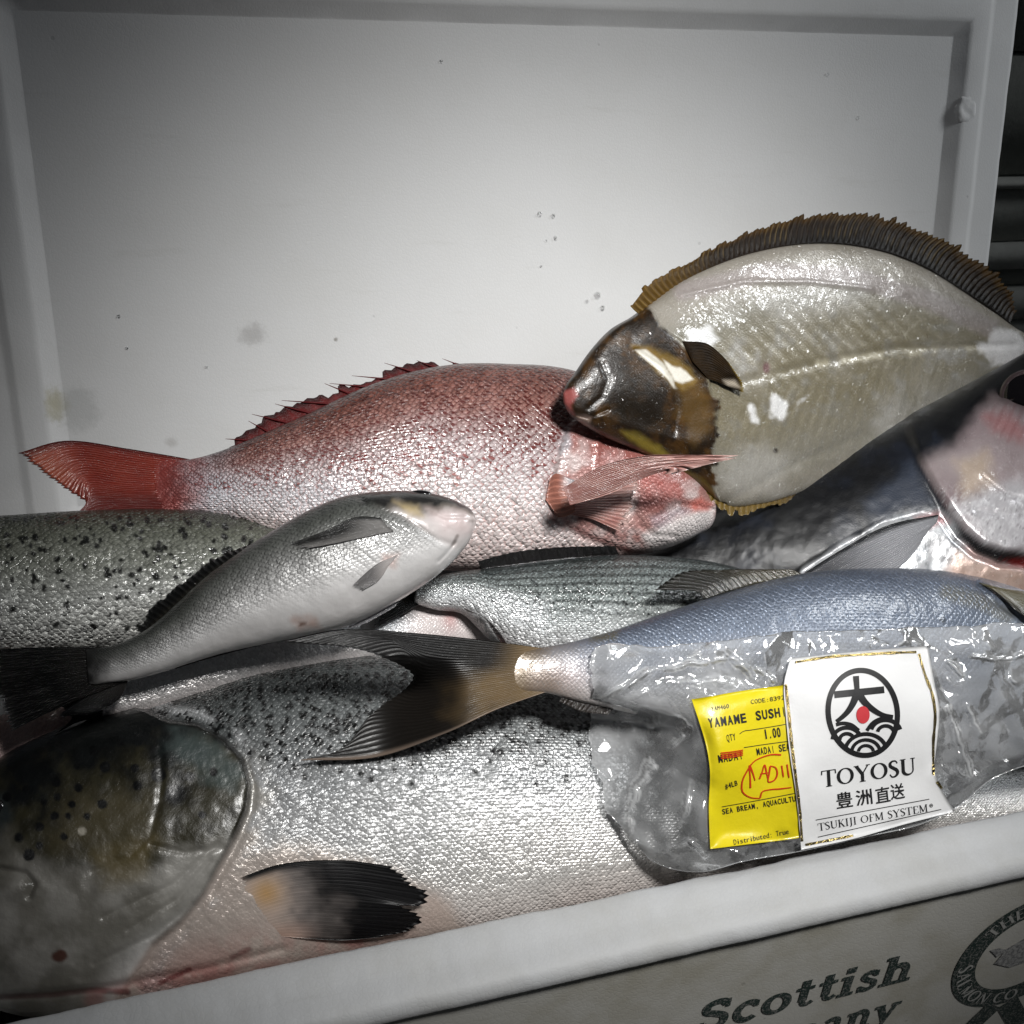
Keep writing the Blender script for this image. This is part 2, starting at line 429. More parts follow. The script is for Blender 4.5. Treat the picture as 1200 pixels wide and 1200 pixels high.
def fin(parent, name, rows, surf, mat, paint, nrays=20, sub=4, nb=18, ripple=.5, thick=.5, serr=.04, seed=1, lift=(0, 0), lines=1.0, wave=0.0, tear=.0, shift=0.0):
    """rows: polylines from root to tip (same parameter along each); closed thin solid with ray ridges."""
    rng = np.random.RandomState(seed)
    na = nrays * sub + 1
    a = np.linspace(0, 1, na); b = np.linspace(0, 1, nb)
    RR = np.stack([poly_at(r, a) if len(r) < 4 else poly_at(spline(r, 60), a) for r in rows])  # k,na,2
    kk = np.linspace(0, 1, len(rows))
    G = np.stack([csp(kk, RR[:, i], b) for i in range(na)], 0) if len(rows) > 2 else RR[0][:, None] * (1 - b)[None, :, None] + RR[1][:, None] * b[None, :, None]
    if shift: G = G + np.array([1.0, .35])[None, None] * (shift * (b ** 1.2)[None, :, None] * (ss(0, .15, a) * ss(1, .9, a))[:, None, None])
    ph = a * nrays; fr = np.abs(ph - np.round(ph)) * 2
    rl = 1 - serr * fr - tear * rng.rand(nrays + 1)[np.clip(np.round(ph).astype(int), 0, nrays)]
    base = G[:, :1]; G = base + (G - base) * (1 - (1 - rl)[:, None, None] * (b ** 2)[None, :, None])
    rip = (ripple * .001) * (np.cos(ph * 2 * np.pi) * .5)[:, None] * ss(0, .15, b)[None] \
        + (lift[0] + (lift[1] - lift[0]) * b[None]) * .001 + wave * .001 * np.sin(a * 7 + seed)[:, None] * b[None]
    px, py = G[..., 0], G[..., 1]
    Vf = surf(px, py, rip); 
    th = thick * .001 * (1 - .75 * b)[None] + 0 * rip
    Vb = surf(px, py, rip - th)
    A = paint(px.ravel(), py.ravel(), np.broadcast_to(a[:, None], px.shape).ravel(), np.broadcast_to(b[None], px.shape).ravel())
    nV = na * nb
    Ff = grid_faces(na, nb); Fb = Ff[:, ::-1] + nV
    idx = np.arange(nV).reshape(na, nb)
    rim = np.r_[idx[:, 0][:-1], idx[-1][:-1], idx[::-1, -1][:-1], idx[0, ::-1][:-1]]
    r2 = np.roll(rim, -1)
    Fr = np.stack([rim, rim + nV, r2 + nV, r2], -1)
    uv = np.c_[np.broadcast_to(ph[:, None], px.shape).ravel(), np.broadcast_to(b[None] * 10, px.shape).ravel()]
    me = mesh(name, np.vstack([Vf.reshape(-1, 3), Vb.reshape(-1, 3)]), np.vstack([Ff, Fb, Fr]), dict(colA=np.vstack([A, A])), np.vstack([uv, uv]))
    return link(name, me, mat, parent)

def lathe_on(parent, name, px, py, surf, prof, mat, n=28, asp=1.0, paint=None):
    """small round boss (eye, droplet) sitting on a surface; prof = (radius mm, height mm)"""
    c = surf(np.array(px, float), np.array(py, float)); e = surf(np.array(px + 1.0), np.array(py, float)) - c; e /= np.linalg.norm(e)
    nn = CAM - c; nn /= np.linalg.norm(nn)
    w = np.cross(nn, e); w /= np.linalg.norm(w); e = np.cross(w, nn)
    th = np.linspace(0, 2 * np.pi, n, endpoint=False)
    V = np.concatenate([[c + .001 * (r * (e * math.cos(q) + w * asp * math.sin(q)) + z * nn) for q in th] for r, z in prof])
    me = mesh(name, V, grid_faces(len(prof), n, True))
    return link(name, me, mat, parent)

# ------------------------------------------------------------------ setting: floor and the stone courses behind
m_floor = plain_mat('floor_concrete', (.16, .16, .155), .8, bump=.5, scale=30, vary=.5)
fl = link('floor', mesh('floor', [(-4, -3, -.215), (5, -3, -.215), (5, 5, -.215), (-4, 5, -.215)], [(0, 1, 2, 3)]), m_floor)
tag(fl, kind='structure')
wall = bpy.data.objects.new('back_wall', None); COL.objects.link(wall); tag(wall, kind='structure')
m_st = [plain_mat('stone_%s' % n, c, .75, bump=.8, scale=45, vary=.55) for n, c in
        (('dark', (.26, .27, .25)), ('mid', (.40, .41, .38)), ('pale', (.60, .61, .57)), ('joint', (.05, .05, .05)))]
_wy = .63
def _wz(py): return float(at_y(np.array(1185.), np.array(float(py)), _wy)[2])
courses = [(-260, 60, 0), (64, 206, 0), (209, 219, 2), (222, 283, 1), (285, 313, 2), (316, 336, 0), (339, 372, 2), (375, 520, 1), (523, 800, 0)]
for k, (a, b, mi) in enumerate(courses):
    zt, zb = _wz(a), _wz(b)
    dy = (.0, .004, -.010, .002, -.008, .006, -.006, 0, .002)[k]
    link('stone_slab', box_mesh('stone_slab', (.25, _wy + dy, zb), (2.2, _wy + .09, zt), .0015), m_st[mi], wall)
link('mortar', box_mesh('mortar', (.26, _wy + .02, _wz(800)), (2.19, _wy + .08, _wz(-250))), m_st[3], wall)

# ------------------------------------------------------------------ foam box
BX0, BX1, BY1 = -.042, .832, .40
RIMW = .041
foam_white = np.array([.80, .81, .82])
m_foam = foam_mat('foam_box', foam_white * .70, dirt=.22, bead=.8)
m_foam_front = foam_mat('foam_box_front', np.array([.56, .55, .51]), dirt=.55, bead=.8)
box = empty('foam_box', (0, 0, 0), 'open white foam fish box with dark green company lettering on its front', 'box')
def extrude_x(name, prof, x0, x1, mat, parent, nx=180, amp=.0006, seed=1):
    prof = np.array(prof); n = len(prof); xs = np.linspace(x0, x1, nx)
    V = np.zeros((nx, n, 3)); V[..., 0] = xs[:, None]
    arc = np.r_[0, np.cumsum(np.linalg.norm(np.diff(prof, axis=0), axis=1))]
    nz = (fbm(xs[:, None] * 1000 + 0 * arc, arc[None] * 1000 + 0 * xs[:, None], 35, seed) - .5) * 2 * amp \
        + (fbm(xs[:, None] * 1000 + 0 * arc, arc[None] * 1000 + 0 * xs[:, None], 6, seed + 9) - .5) * amp * .6
    ctr = prof.mean(0); dirv = prof - ctr; dirv /= np.linalg.norm(dirv, axis=1)[:, None]
    V[..., 1] = prof[None, :, 0] + nz * dirv[None, :, 0]; V[..., 2] = prof[None, :, 1] + nz * dirv[None, :, 1]
    Fc = [tuple(f) for f in grid_faces(nx, n, True)]
    Fc += [tuple(range(n))[::-1], tuple((nx - 1) * n + i for i in range(n))]
    return link(name, mesh(name, V, Fc), mat, parent)
rim_prof = []
for y, z in [(.041, -.20), (.041, -.10), (.041, -.04), (.0408, -.010), (.0402, -.004), (.0385, -.0010), (.036, .0004), (.030, .0010), (.024, .0005), (.020, -.0008),
             (.016, -.0014), (.010, -.0020), (.005, -.0032), (.002, -.0055), (.0004, -.0090), (.0, -.0125), (.0012, -.0145), (.0045, -.0152)]:
    rim_prof.append((y, z))
rim_prof += [(.010, -.0156), (.03, -.03), (.03, -.20)]
extrude_x('front_rim', rim_prof, BX0, BX1, m_foam, box, 520, .0011, 4)
WALLY = .0055
extrude_x('front_wall', [(WALLY, -.0150)] + [(WALLY, z) for z in np.linspace(-.02, -.20, 30)] + [(.029, -.20), (.029, -.0290), (.012, -.0150)], BX0 + .001, BX1 - .001, m_foam_front, box, 240, .0005, 8)
link('side_wall', box_mesh('side_wall', (BX0, RIMW + .0005, -.2), (BX0 + .035, BY1 - .0405, -.0008), .003), m_foam, box)
link('side_wall', box_mesh('side_wall', (BX1 - .035, RIMW + .0005, -.2), (BX1, BY1 - .0405, -.0008), .003), m_foam, box)
link('rear_wall', box_mesh('rear_wall', (BX0, BY1 - .04, -.2), (BX1, BY1 + .02, -.001), .003), m_foam, box)
link('base', box_mesh('base', (BX0 + .002, .002, -.214), (BX1 - .002, BY1 - .002, -.2005), .002), m_foam, box)

# ------------------------------------------------------------------ foam lid standing behind the box
LEAN = math.radians(13.4)
LE = np.array([0, math.sin(LEAN), math.cos(LEAN)]); LM = np.array([0, -math.cos(LEAN), math.sin(LEAN)])
LO = np.array([0, .4885, .4005])
PX0, PX1, PS0, PS1 = .05, .77, 0.0, -.335          # recessed panel: x range, and from its top edge down
def lid_pt(x, s, h): return LO + np.array([1., 0, 0]) * np.asarray(x)[..., None] + LE * np.asarray(s)[..., None] + LM * np.asarray(h)[..., None]
def lid_hit(px, py, h=0.0):
    r = rays(px, py); P0 = LO + LM * h; t = ((P0 - CAM) @ LM) / (r @ LM); return CAM + r * t[..., None]
_L = lambda x, y: lid_hit(np.array(float(x)), np.array(float(y)))
stains = [(_L(66, 474), .013, (.55, .51, .33), .75, (1.3, .8, .8)), (_L(88, 478), .022, (.50, .51, .50), .45, (1, 1, 1)),
          (_L(297, 394), .014, (.45, .44, .43), .55, (1, 1.2, 1.2)), (_L(200, 519), .006, (.5, .49, .47), .5, (1, 1, 1)), (_L(393, 398), .0022, (.2, .18, .15), .7, (1, 1, 1))]
m_lid = foam_mat('foam_lid', np.array([.84, .845, .845]), stains, bead=.45, dirt=.05)
lid = empty('foam_cover', (0, 0, 0), 'white foam lid with recessed panel standing upright behind the fish', 'lid')
nx, ns = 120, 60
xs = np.linspace(PX0, PX1, nx); s_ = np.linspace(PS0, PS1, ns)
Xg, Sg = np.meshgrid(xs, s_, indexing='ij')
hg = (fbm(Xg * 1000, Sg * 1000, 160, 5, 3) - .5) * .0022 * np.clip(np.minimum.reduce([Xg - PX0, PX1 - Xg, PS0 - Sg, Sg - PS1]) / .03, 0, 1)
link('panel', mesh('panel', lid_pt(Xg, Sg, hg), grid_faces(nx, ns)), m_lid, lid)
prof = [(0, 0), (.0015, .0004), (.0105, .0058), (.0125, .0066), (.015, .0068), (.028, .0068), (.0305, .0064), (.0330, .0050), (.036, .0046), (.054, .0046), (.0575, .0038), (.0592, .002), (.060, -.001), (.060, -.025)]
ring = []
npx, nps = 90, 44
for o, h in prof:
    x0, x1, s0, s1 = PX0 - o, PX1 + o, PS0 + o, PS1 - o
    q = np.r_[np.c_[np.linspace(x0, x1, npx), np.full(npx, s0)][:-1], np.c_[np.full(nps, x1), np.linspace(s0, s1, nps)][:-1],
              np.c_[np.linspace(x1, x0, npx), np.full(npx, s1)][:-1], np.c_[np.full(nps, x0), np.linspace(s1, s0, nps)][:-1]]
    nz = (fbm(q[:, 0] * 1000, q[:, 1] * 1000, 9, 3) - .5) * .0011 * (o > .0005) + (fbm(q[:, 0] * 1000, q[:, 1] * 1000, 60, 6) - .5) * .0016 * (o > .02)
    ring.append(lid_pt(q[:, 0], q[:, 1], np.full(len(q), h) + nz))
ring = np.array(ring)
link('frame', mesh('frame', ring, grid_faces(len(prof), ring.shape[1], True)), m_lid, lid)
bk = lid_pt(np.array([PX0 - .06, PX1 + .06, PX1 + .06, PX0 - .06]), np.array([PS0 + .06, PS0 + .06, PS1 - .06, PS1 - .06]), np.full(4, -.0248))
link('back_face', mesh('back_face', bk, [(0, 3, 2, 1)]), m_lid, lid)
# the chipped, crumbly spot in the right edge of the frame
rng = np.random.RandomState(5)
n = 26; gx, gy = np.meshgrid(np.linspace(1114, 1142, n), np.linspace(104, 152, n), indexing='ij')
cx = 1127 - (gy - 128) * .12
rr = np.hypot((gx - cx - 1) / 12, (gy - 128) / 22) + (fbm(gx, gy, 9, 4) - .5) * .5
hh = .0060 + .0011 * ss(1.0, .6, rr) * (.5 + 1.0 * fbm(gx, gy, 7, 8)) - .007 * ss(.85, 1.1, rr)
P = np.stack([lid_hit(gx, gy, 0.0)], 0)[0] + LM * hh[..., None]
link('chipped_patch', mesh('chipped_patch', P, grid_faces(n, n)), m_lid, lid, smooth=False)

# water drops on the lid
kd = NT('water'); m_water = kd.surf(kd.bsdf(Base_Color=(1, 1, 1, 1), Roughness=.02, Transmission_Weight=1.0, IOR=1.33))
for (x, y, r) in [(632, 251, 2.0), (648, 253, 1.7), (651, 279, 1.6), (700, 346, 2.6), (706, 361, 2.0), (688, 353, 1.3), (640, 282, .9), (634, 312, 1.0), (970, 87, 1.3), (1006, 138, 1.3), (139, 371, 1.4), (149, 408, 1.3), (517, 72, 1.2), (242, 430, 1.0)]:
    o = lathe_on(None, 'water_drop', x, y, lambda a, b: lid_hit(a, b, .0004), [(r, -.6), (r * .95, .15 * r), (r * .7, .42 * r), (r * .35, .56 * r), (.02, .6 * r)], m_water, 14)
    tag(o, 'tiny clear water drop clinging to the white foam lid', 'water drop', 'water drops on the foam lid')

# black sheet added under the heap, standing in for the dark gaps
m_gap_dark = plain_mat('gap_dark', (.006, .006, .007), .35, bump=.6, scale=60)
nx, ny = 60, 40
gx, gy = np.meshgrid(np.linspace(BX0 + .036, BX1 - .036, nx), np.linspace(RIMW + .002, .357, ny), indexing='ij')
gz = -.105 + .50 * (gy - .05) * ss(0, .12, np.minimum(gx - BX0, BX1 - gx)) + (fbm(gx * 1000, gy * 1000, 40, 2) - .5) * .02
gz = np.minimum(gz, .02)
lo = link('gap_dark_sheet', mesh('gap_dark_sheet', np.stack([gx, gy, gz], -1), grid_faces(nx, ny)), m_gap_dark)
tag(lo, 'black sheet added under the heap of fish to keep the gaps dark', 'added sheet')

# ------------------------------------------------------------------ fish
def grad(t, stops):
    ts = [s[0] for s in stops]; cs = np.array([lin(*s[1]) for s in stops])
    return np.stack([np.interp(t, ts, cs[:, k]) for k in range(3)], -1)
def pack(A, rough, B, fleck, sm, pig, met, coat=1.0):
    n = len(A); f = lambda v: np.broadcast_to(np.asarray(v, float), (n,))
    return np.c_[A, f(rough)], np.c_[B, f(fleck)], np.c_[f(sm), f(pig), f(met), f(coat)]
def const(n, c): return np.tile(lin(*c), (n, 1))

m_fin = fin_mat('fin_skin')
m_fin_dark = fin_mat('fin_skin_dark', lines=.8, coat=.05, rough=.40, bump=.6, coat_r=.2, spec=.08)
m_fin_mid = fin_mat('fin_skin_mid', lines=.6, coat=.5, rough=.38, bump=.5, coat_r=.15)
m_fin_smooth = fin_mat('fin_skin_smooth', lines=.30, coat=.22, rough=.45, bump=.22, coat_r=.2, spec=.35)
m_fin_wet = fin_mat('fin_skin_wet', coat=.9, rough=.3, bump=.9, coat_r=.10)
ke = NT('eye_glass'); m_eye = ke.surf(ke.bsdf(Base_Color=(.006, .005, .006, 1), Roughness=.12, Coat_Weight=1.0, Coat_Roughness=.03))
m_eye_ring = plain_mat('eye_ring', (.10, .07, .075), .3, metal=.2, bump=.4, scale=300, vary=.6, coat=.8)

# ---- big salmon along the front rim
sal = empty('salmon', (0, 0, 0), 'large silver salmon with black spotted back and dark head lying along the front rim', 'fish')
PL_SAL = Plane((450, 1105, .070), (450, 768, .205), (1150, 930, .085))
sal_st = [(-118, 1040, -116, 1072, 3), (-112, 1018, -108, 1095, 14), (-92, 985, -90, 1125, 24), (-55, 940, -50, 1160, 34), (0, 893, 0, 1184, 42), (60, 862, 70, 1196, 46), (130, 836, 150, 1190, 48),
          (200, 812, 235, 1165, 48), (270, 788, 310, 1146, 47), (350, 772, 390, 1128, 46), (450, 766, 490, 1108, 46), (550, 770, 580, 1090, 45), (650, 784, 670, 1072, 44),
          (750, 800, 765, 1052, 41), (850, 817, 860, 1034, 37), (950, 838, 955, 1010, 31), (1050, 860, 1052, 990, 24), (1150, 882, 1150, 974, 17), (1230, 896, 1230, 964, 12), (1290, 900, 1290, 962, 8)]
GILL = [(196, 846), (232, 850), (262, 866), (283, 890), (292, 920), (288, 950), (275, 980), (258, 1012), (238, 1048), (212, 1080), (180, 1106)]
gill_poly = GILL + [(100, 1230), (-300, 1230), (-300, 800), (100, 800)]
PREOP = [(188, 880), (190, 910), (186, 945), (176, 980), (150, 1005), (110, 1022)]
OPLINE = [(176, 990), (215, 1000), (262, 995)]
sal_spots = [(123, 899, 6), (186, 907, 8), (161, 921, 5), (92, 923, 4.5), (66, 916, 5), (158, 900, 4), (120, 942, 5), (67, 934, 4), (84, 943, 4), (64, 956, 4.5), (80, 956, 3.5), (102, 957, 4), (46, 969, 4.5),
             (75, 981, 4), (46, 991, 4), (22, 982, 5), (34, 1002, 6), (237, 955, 4.5), (205, 930, 10), (222, 910, 5), (272, 872, 7), (8, 934, 5), (30, 925, 4), (110, 880, 5), (140, 870, 4), (90, 898, 3.5), (250, 905, 4), (52, 940, 3)]
def sal_feat(x, y, s, t):
    d = poly_sd(x, y, gill_poly)                     # raised gill plate with a free edge
    lo_ = .35 + .65 * ss(1075, 985, y)
    f = lo_ * 3.2 * (1 - ss(-3.0, 3.0, d)) * ss(-120, -6, d) + .8 * (1 - ss(-4, 4, d))
    f = f - 1.2 * np.exp(-((d - 6) / 5) ** 2) + .9 * (fbm(x, y, 26, 77) - .5) * (d < 0) + .8 * (fbm(x, y, 9, 78) - .5) * (d < 60) * (d > 0)
    f = f - .55 * np.exp(-(seg_dist(x, y, PREOP) / 4) ** 2)
    f = f - .7 * np.exp(-(seg_dist(x, y, OPLINE) / 3) ** 2)
    for k, L in enumerate([[(245, 1010), (210, 1052), (150, 1090)], [(255, 990), (205, 1035), (120, 1075)], [(225, 1060), (180, 1096), (110, 1130)]]):
        f = f - .8 * np.exp(-(seg_dist(x, y, L) / 3) ** 2)
    f = f - 2.0 * np.exp(-(seg_dist(x, y, [(-60, 1030), (0, 1018), (30, 1024), (40, 1036), (34, 1050)]) / 3.5) ** 2)
    f = f + 1.6 * np.exp(-((np.hypot((x - 8) / 30, (y - 1040) / 14)) ** 2))
    f = f - 1.6 * np.exp(-(seg_dist(x, y, [(-40, 1172), (60, 1164), (120, 1158), (160, 1150), (240, 1135), (330, 1112)]) / 5) ** 2)
    return f + (fbm(x, y, 60, 3) - .5) * 2.2
def sal_paint(x, y, s, t):
    n = len(x); nz = fbm(x, y, 70, 1); n2 = fbm(x, y, 26, 2); n3 = fbm(x, y, 12, 21)
    tt = t + (nz - .5) * .10
    A = grad(tt, [(0, (16, 19, 19)), (.08, (50, 54, 54)), (.22, (100, 104, 104)), (.38, (142, 145, 146)), (.5, (198, 200, 202)), (.62, (240, 240, 240)), (.85, (238, 235, 231)), (1, (230, 218, 212))])
    B = grad(tt, [(0, (6, 7, 7)), (.38, (15, 16, 16)), (.5, (100, 102, 102)), (.7, (190, 188, 182)), (1, (206, 192, 184))])
    fleck = .16 * ss(.50, .30, tt + (n2 - .5) * .12)
    rng = np.random.RandomState(14); spt = np.zeros(n); sel = np.where((y < 960) & (x > 150) & (x < 800))[0]; xs_, ys_, ns_ = x[sel], y[sel], n3[sel]; m_ = np.zeros(len(sel))
    for gx in range(170, 790, 12):
        for gy in range(760, 950, 10):
            cx, cy = gx + rng.uniform(-5, 5) + (gy // 10 % 2) * 6, gy + rng.uniform(-4, 4); r = rng.uniform(1.9, 3.9)
            if rng.rand() > .80 * ss(945, 860, cy + .10 * (cx - 450)): continue
            q = np.abs(xs_ - cx) < 9
            d = np.hypot((xs_[q] - cx) / 1.0, (ys_[q] - cy) / 1.15); m_[q] = np.maximum(m_[q], 1 - ss(r * .7, r * 1.25, d + (ns_[q] - .5) * 3))
    spt[sel] = m_
    met = .42 * ss(.22, .5, t) * ss(1.0, .80, t) + .08
    rough = .31 + 0 * t; pig = .80 - .45 * ss(.45, .72, tt); sm = np.ones(n)
    near_g = poly_sd(x, y, gill_poly)
    A = mix(A, const(n, (7, 8, 8)), spt * .95); B = mix(B, const(n, (7, 8, 8)), spt * .95)
    # smooth skin just behind the gill and round the pectoral root
    bare = ss(42, 6, near_g + (n2 - .5) * 30) * ss(-8, 2, near_g) * ss(860, 935, y)
    bare = np.maximum(bare, pmask(x, y, [(262, 1010), (330, 985), (420, 1005), (520, 1050), (560, 1100), (300, 1160), (180, 1160), (210, 1090)], 16, 10))
    low = ss(1065, 1120, y + .22 * (x - 300))
    A = mix(A, mix(const(n, (166, 160, 150)), const(n, (205, 188, 176)), ss(930, 1040, y)), bare * .85)
    sm = sm * (1 - .8 * bare); fleck = fleck * (1 - bare); met = met * (1 - .6 * bare)
    A = mix(A, const(n, (196, 126, 118)), low * .35 * ss(560, 380, x) * ss(130, 230, x) * ss(.3, .6, n2 + .15))
    # the head
    head = pmask(x, y, gill_poly, 3)
    dk = ss(.64, .42, (y - 850) / 330 + (nz - .5) * .35 - .0003 * (x - 100))
    H = mix(mix(const(n, (150, 146, 136)), const(n, (186, 182, 174)), ss(.3, .7, fbm(x, y, 34, 23))), const(n, (66, 62, 42)), dk)
    H = mix(H, const(n, (20, 23, 23)), ss(.58, .22, (y - 840 + .25 * (x - 80)) / 190 + (n2 - .5) * .7))
    H = mix(H, H * .45, dk * ss(.42, .66, fbm(x, y, 17, 22)) * .8)
    H = mix(H, const(n, (118, 108, 80)), dk * pmask(x, y, [(90, 930), (180, 930), (190, 985), (120, 1010), (60, 990)], 22, 16) * .6)
    H = mix(H, const(n, (92, 106, 104)), pmask(x, y, [(205, 852), (262, 872), (285, 910), (270, 930), (230, 900), (190, 880)], 12, 12) * .75)
    H = mix(H, const(n, (150, 132, 84)), pmask(x, y, [(110, 1000), (180, 985), (175, 1030), (120, 1040)], 14, 10) * .5)
    H = mix(H, const(n, (232, 228, 220)), pmask(x, y, [(200, 1000), (270, 985), (240, 1040), (190, 1060), (175, 1030)], 16, 10) * .7)
    H = mix(H, const(n, (60, 70, 74)), pmask(x, y, [(-40, 930), (6, 932), (14, 960), (0, 985), (-40, 985)], 8, 5) * .7)
    for (cx, cy, r) in sal_spots:
        H = mix(H, const(n, (6, 7, 7)), (1 - ss(r * .95, r * 1.35, np.hypot(x - cx, y - cy) + (n3 - .5) * 3)))
    H = mix(H, const(n, (12, 14, 14)), pmask(x, y, [(195, 918), (222, 922), (212, 945), (192, 940)], 6, 6) * .8)
    H = mix(H, const(n, (222, 214, 196)), 1 - ss(3.5, 6, np.hypot(x - 96, y - 974)))
    H = mix(H, const(n, (96, 44, 24)), (1 - ss(4, 8, np.hypot((x - 69) / 1.6, y - 1120) + (n3 - .5) * 5)) * .9)
    H = H * .72
    hb_ = head * ss(1130, 1060, y + .45 * (x - 190)) + head * (1 - ss(1130, 1060, y + .45 * (x - 190))) * ss(6, -46, near_g)
    A = mix(A, H, hb_); B = mix(B, H, hb_); sm = sm * (1 - .97 * head); pig = pig * (1 - head); fleck = fleck * (1 - head); met = met * (1 - head) + .05 * head
    rough = mix(rough[:, None], np.full((n, 1), .36), head)[:, 0]
    seam = smask(x, y, GILL, 2.0, 3.0) * (.75 + .25 * ss(.35, .6, n3))
    A = mix(A, const(n, (20, 19, 16)), seam * (.80 - .45 * ss(960, 1030, y)))
    A = mix(A, const(n, (222, 224, 226)), np.exp(-((near_g - 14) / 6) ** 2) * ss(.35, .6, n2) * .6 * ss(1090, 1040, y))
    slit = smask(x, y, [(-40, 1170), (60, 1166), (110, 1160), (150, 1163)], 1.5, 4)
    A = mix(A, const(n, (70, 30, 30)), slit * .7)
    A = mix(A, const(n, (172, 96, 92)), smask(x, y, [(110, 1172), (180, 1152), (260, 1138), (330, 1115), (420, 1100)], 4, 14) * .5 * ss(.35, .65, n2))
    A = mix(A, const(n, (110, 40, 40)), smask(x, y, [(188, 1152), (205, 1144), (222, 1136)], 1, 4) * .8 + smask(x, y, [(272, 1122), (292, 1112)], 1, 4) * .6)
    return pack(A, rough, B, fleck, sm, pig, met, 1 - .35 * head)
m_sal = fish_mat('salmon_skin', bump=.62, tilt=.55, edge=.35, vary=.20, size_mm=2.0, coat=.55, coat_r=.18, wet=.25, front=.62, fleck_size=.56, rand=.42, warp=.8)
b_sal = fish_body(sal, sal_st, PL_SAL, m_sal, sal_paint, 680, 250, 30, scale_mm=2.7, feat=sal_feat, shrink=.45)
def sal_pec(x, y, a, b):
    n = len(x); nz = fbm(x, y, 22, 4)
    c = mix(const(n, (205, 186, 174)), const(n, (136, 128, 124)), ss(.12, .42, b + (nz - .5) * .25))
    c = mix(c, const(n, (13, 12, 14)), ss(.20, .60, b + (nz - .5) * .34 - .12 * a))
    c = mix(c, const(n, (206, 158, 84)), np.exp(-(np.hypot(x - 312, y - 1046) / 17) ** 2) * .75)
    c = mix(c, const(n, (216, 178, 160)), ss(.7, 1, a) * ss(.55, .2, b) * .7)
    c = mix(c, const(n, (8, 8, 9)), ss(.13, .03, a) * ss(.03, .10, b))
    return mix(c, const(n, (8, 8, 9)), ss(.96, 1, a) * ss(.3, .5, b))
fin(sal, 'pectoral_fin', [[(270, 1032), (286, 1058), (306, 1080), (326, 1096)], [(330, 1012), (345, 1040), (352, 1070), (352, 1099)], [(400, 1008), (412, 1036), (412, 1068), (402, 1102)],
                          [(462, 1016), (488, 1036), (503, 1049), (499, 1060), (474, 1062), (497, 1076), (488, 1087), (450, 1098)]], on_body(b_sal, 4), m_fin_smooth, sal_pec, 22, 4, 26, ripple=.15, thick=1.2, serr=.03, tear=.03, seed=3, lift=(-5.0, 4))
lathe_on(sal, 'eye', -17, 958, on_body(b_sal, 0), [(11, -2), (11, 1.2), (9, 2.4), (8, 2.2), (6, 3.6), (3, 4.4), (.1, 4.7)], m_eye, 28)
fin(sal, 'tail_fin', [[(1285, 902), (1285, 960)], [(1340, 868), (1345, 925), (1340, 985)], [(1410, 830), (1385, 925), (1405, 1010)]], PL_SAL, m_fin, lambda x, y, a, b: const(len(x), (46, 46, 46)), 20, 3, 10, thick=2, seed=5)

# ---- spotted trout at the back left
tro = empty('trout', (0, 0, 0), 'spotted grey trout lying against the foam lid under the pale grey bream', 'fish')
PL_TRO = Plane((100, 757, .200), (100, 607, .272), (310, 650, .250))
tro_st = [(-172, 690, -172, 705, 3), (-160, 665, -158, 730, 14), (-110, 632, -110, 752, 24), (-50, 617, -50, 764, 29), (30, 610, 30, 768, 31), (110, 605, 110, 764, 31), (190, 603, 180, 756, 29), (250, 605, 245, 740, 26), (300, 613, 300, 722, 22),
          (350, 630, 350, 710, 18), (400, 650, 400, 704, 13), (440, 664, 440, 702, 9)]
def tro_paint(x, y, s, t):
    n = len(x); nz = fbm(x, y, 50, 11); n2 = fbm(x, y, 20, 12)
    tt = t + (nz - .5) * .12
    A = grad(tt, [(0, (26, 28, 23)), (.10, (62, 64, 54)), (.30, (112, 114, 102)), (.55, (164, 166, 156)), (.75, (212, 213, 208)), (1, (220, 219, 214))])
    B = grad(tt, [(0, (14, 16, 12)), (.4, (34, 38, 30)), (.6, (100, 104, 96)), (1, (170, 172, 166))])
    fleck = 0 * t
    # free irregular black spots
    rng = np.random.RandomState(4); sp = np.zeros(n)
    for k in range(260):
        cx = rng.uniform(-60, 330); cy = 606 + 150 * rng.rand() ** 1.4 * .92; r = rng.uniform(1.7, 3.9)
        if cy > 700 and rng.rand() < .6: continue
        a = rng.uniform(0, 3.1); ca, sa = math.cos(a), math.sin(a)
        dx, dy = x - cx, y - cy; d = np.hypot((dx * ca + dy * sa) / 1.4, -dx * sa + dy * ca)
        sp = np.maximum(sp, 1 - ss(r * .6, r * 1.15, d + (n2 - .5) * 3))
    A = mix(A, const(n, (9, 10, 9)), sp * .94); B = mix(B, const(n, (9, 10, 9)), sp * .94)
    return pack(A, .34, B, fleck, np.ones(n), .85 - .5 * ss(.5, .8, tt), .25 * ss(.3, .6, t))
m_tro = fish_mat('trout_skin', bump=.8, tilt=1.5, edge=.4, vary=.35, size_mm=2.2, coat=.6, coat_r=.10, wet=.3)
b_tro = fish_body(tro, tro_st, PL_TRO, m_tro, tro_paint, 440, 180, 24, scale_mm=2.5, shrink=.4)
fin(tro, 'tail_fin', [[(436, 666), (436, 700)], [(470, 655), (472, 712)], [(500, 645), (490, 680), (500, 722)]], PL_TRO, m_fin, lambda x, y, a, b: const(len(x), (40, 42, 38)), 16, 3, 8, thick=1.5, seed=6)

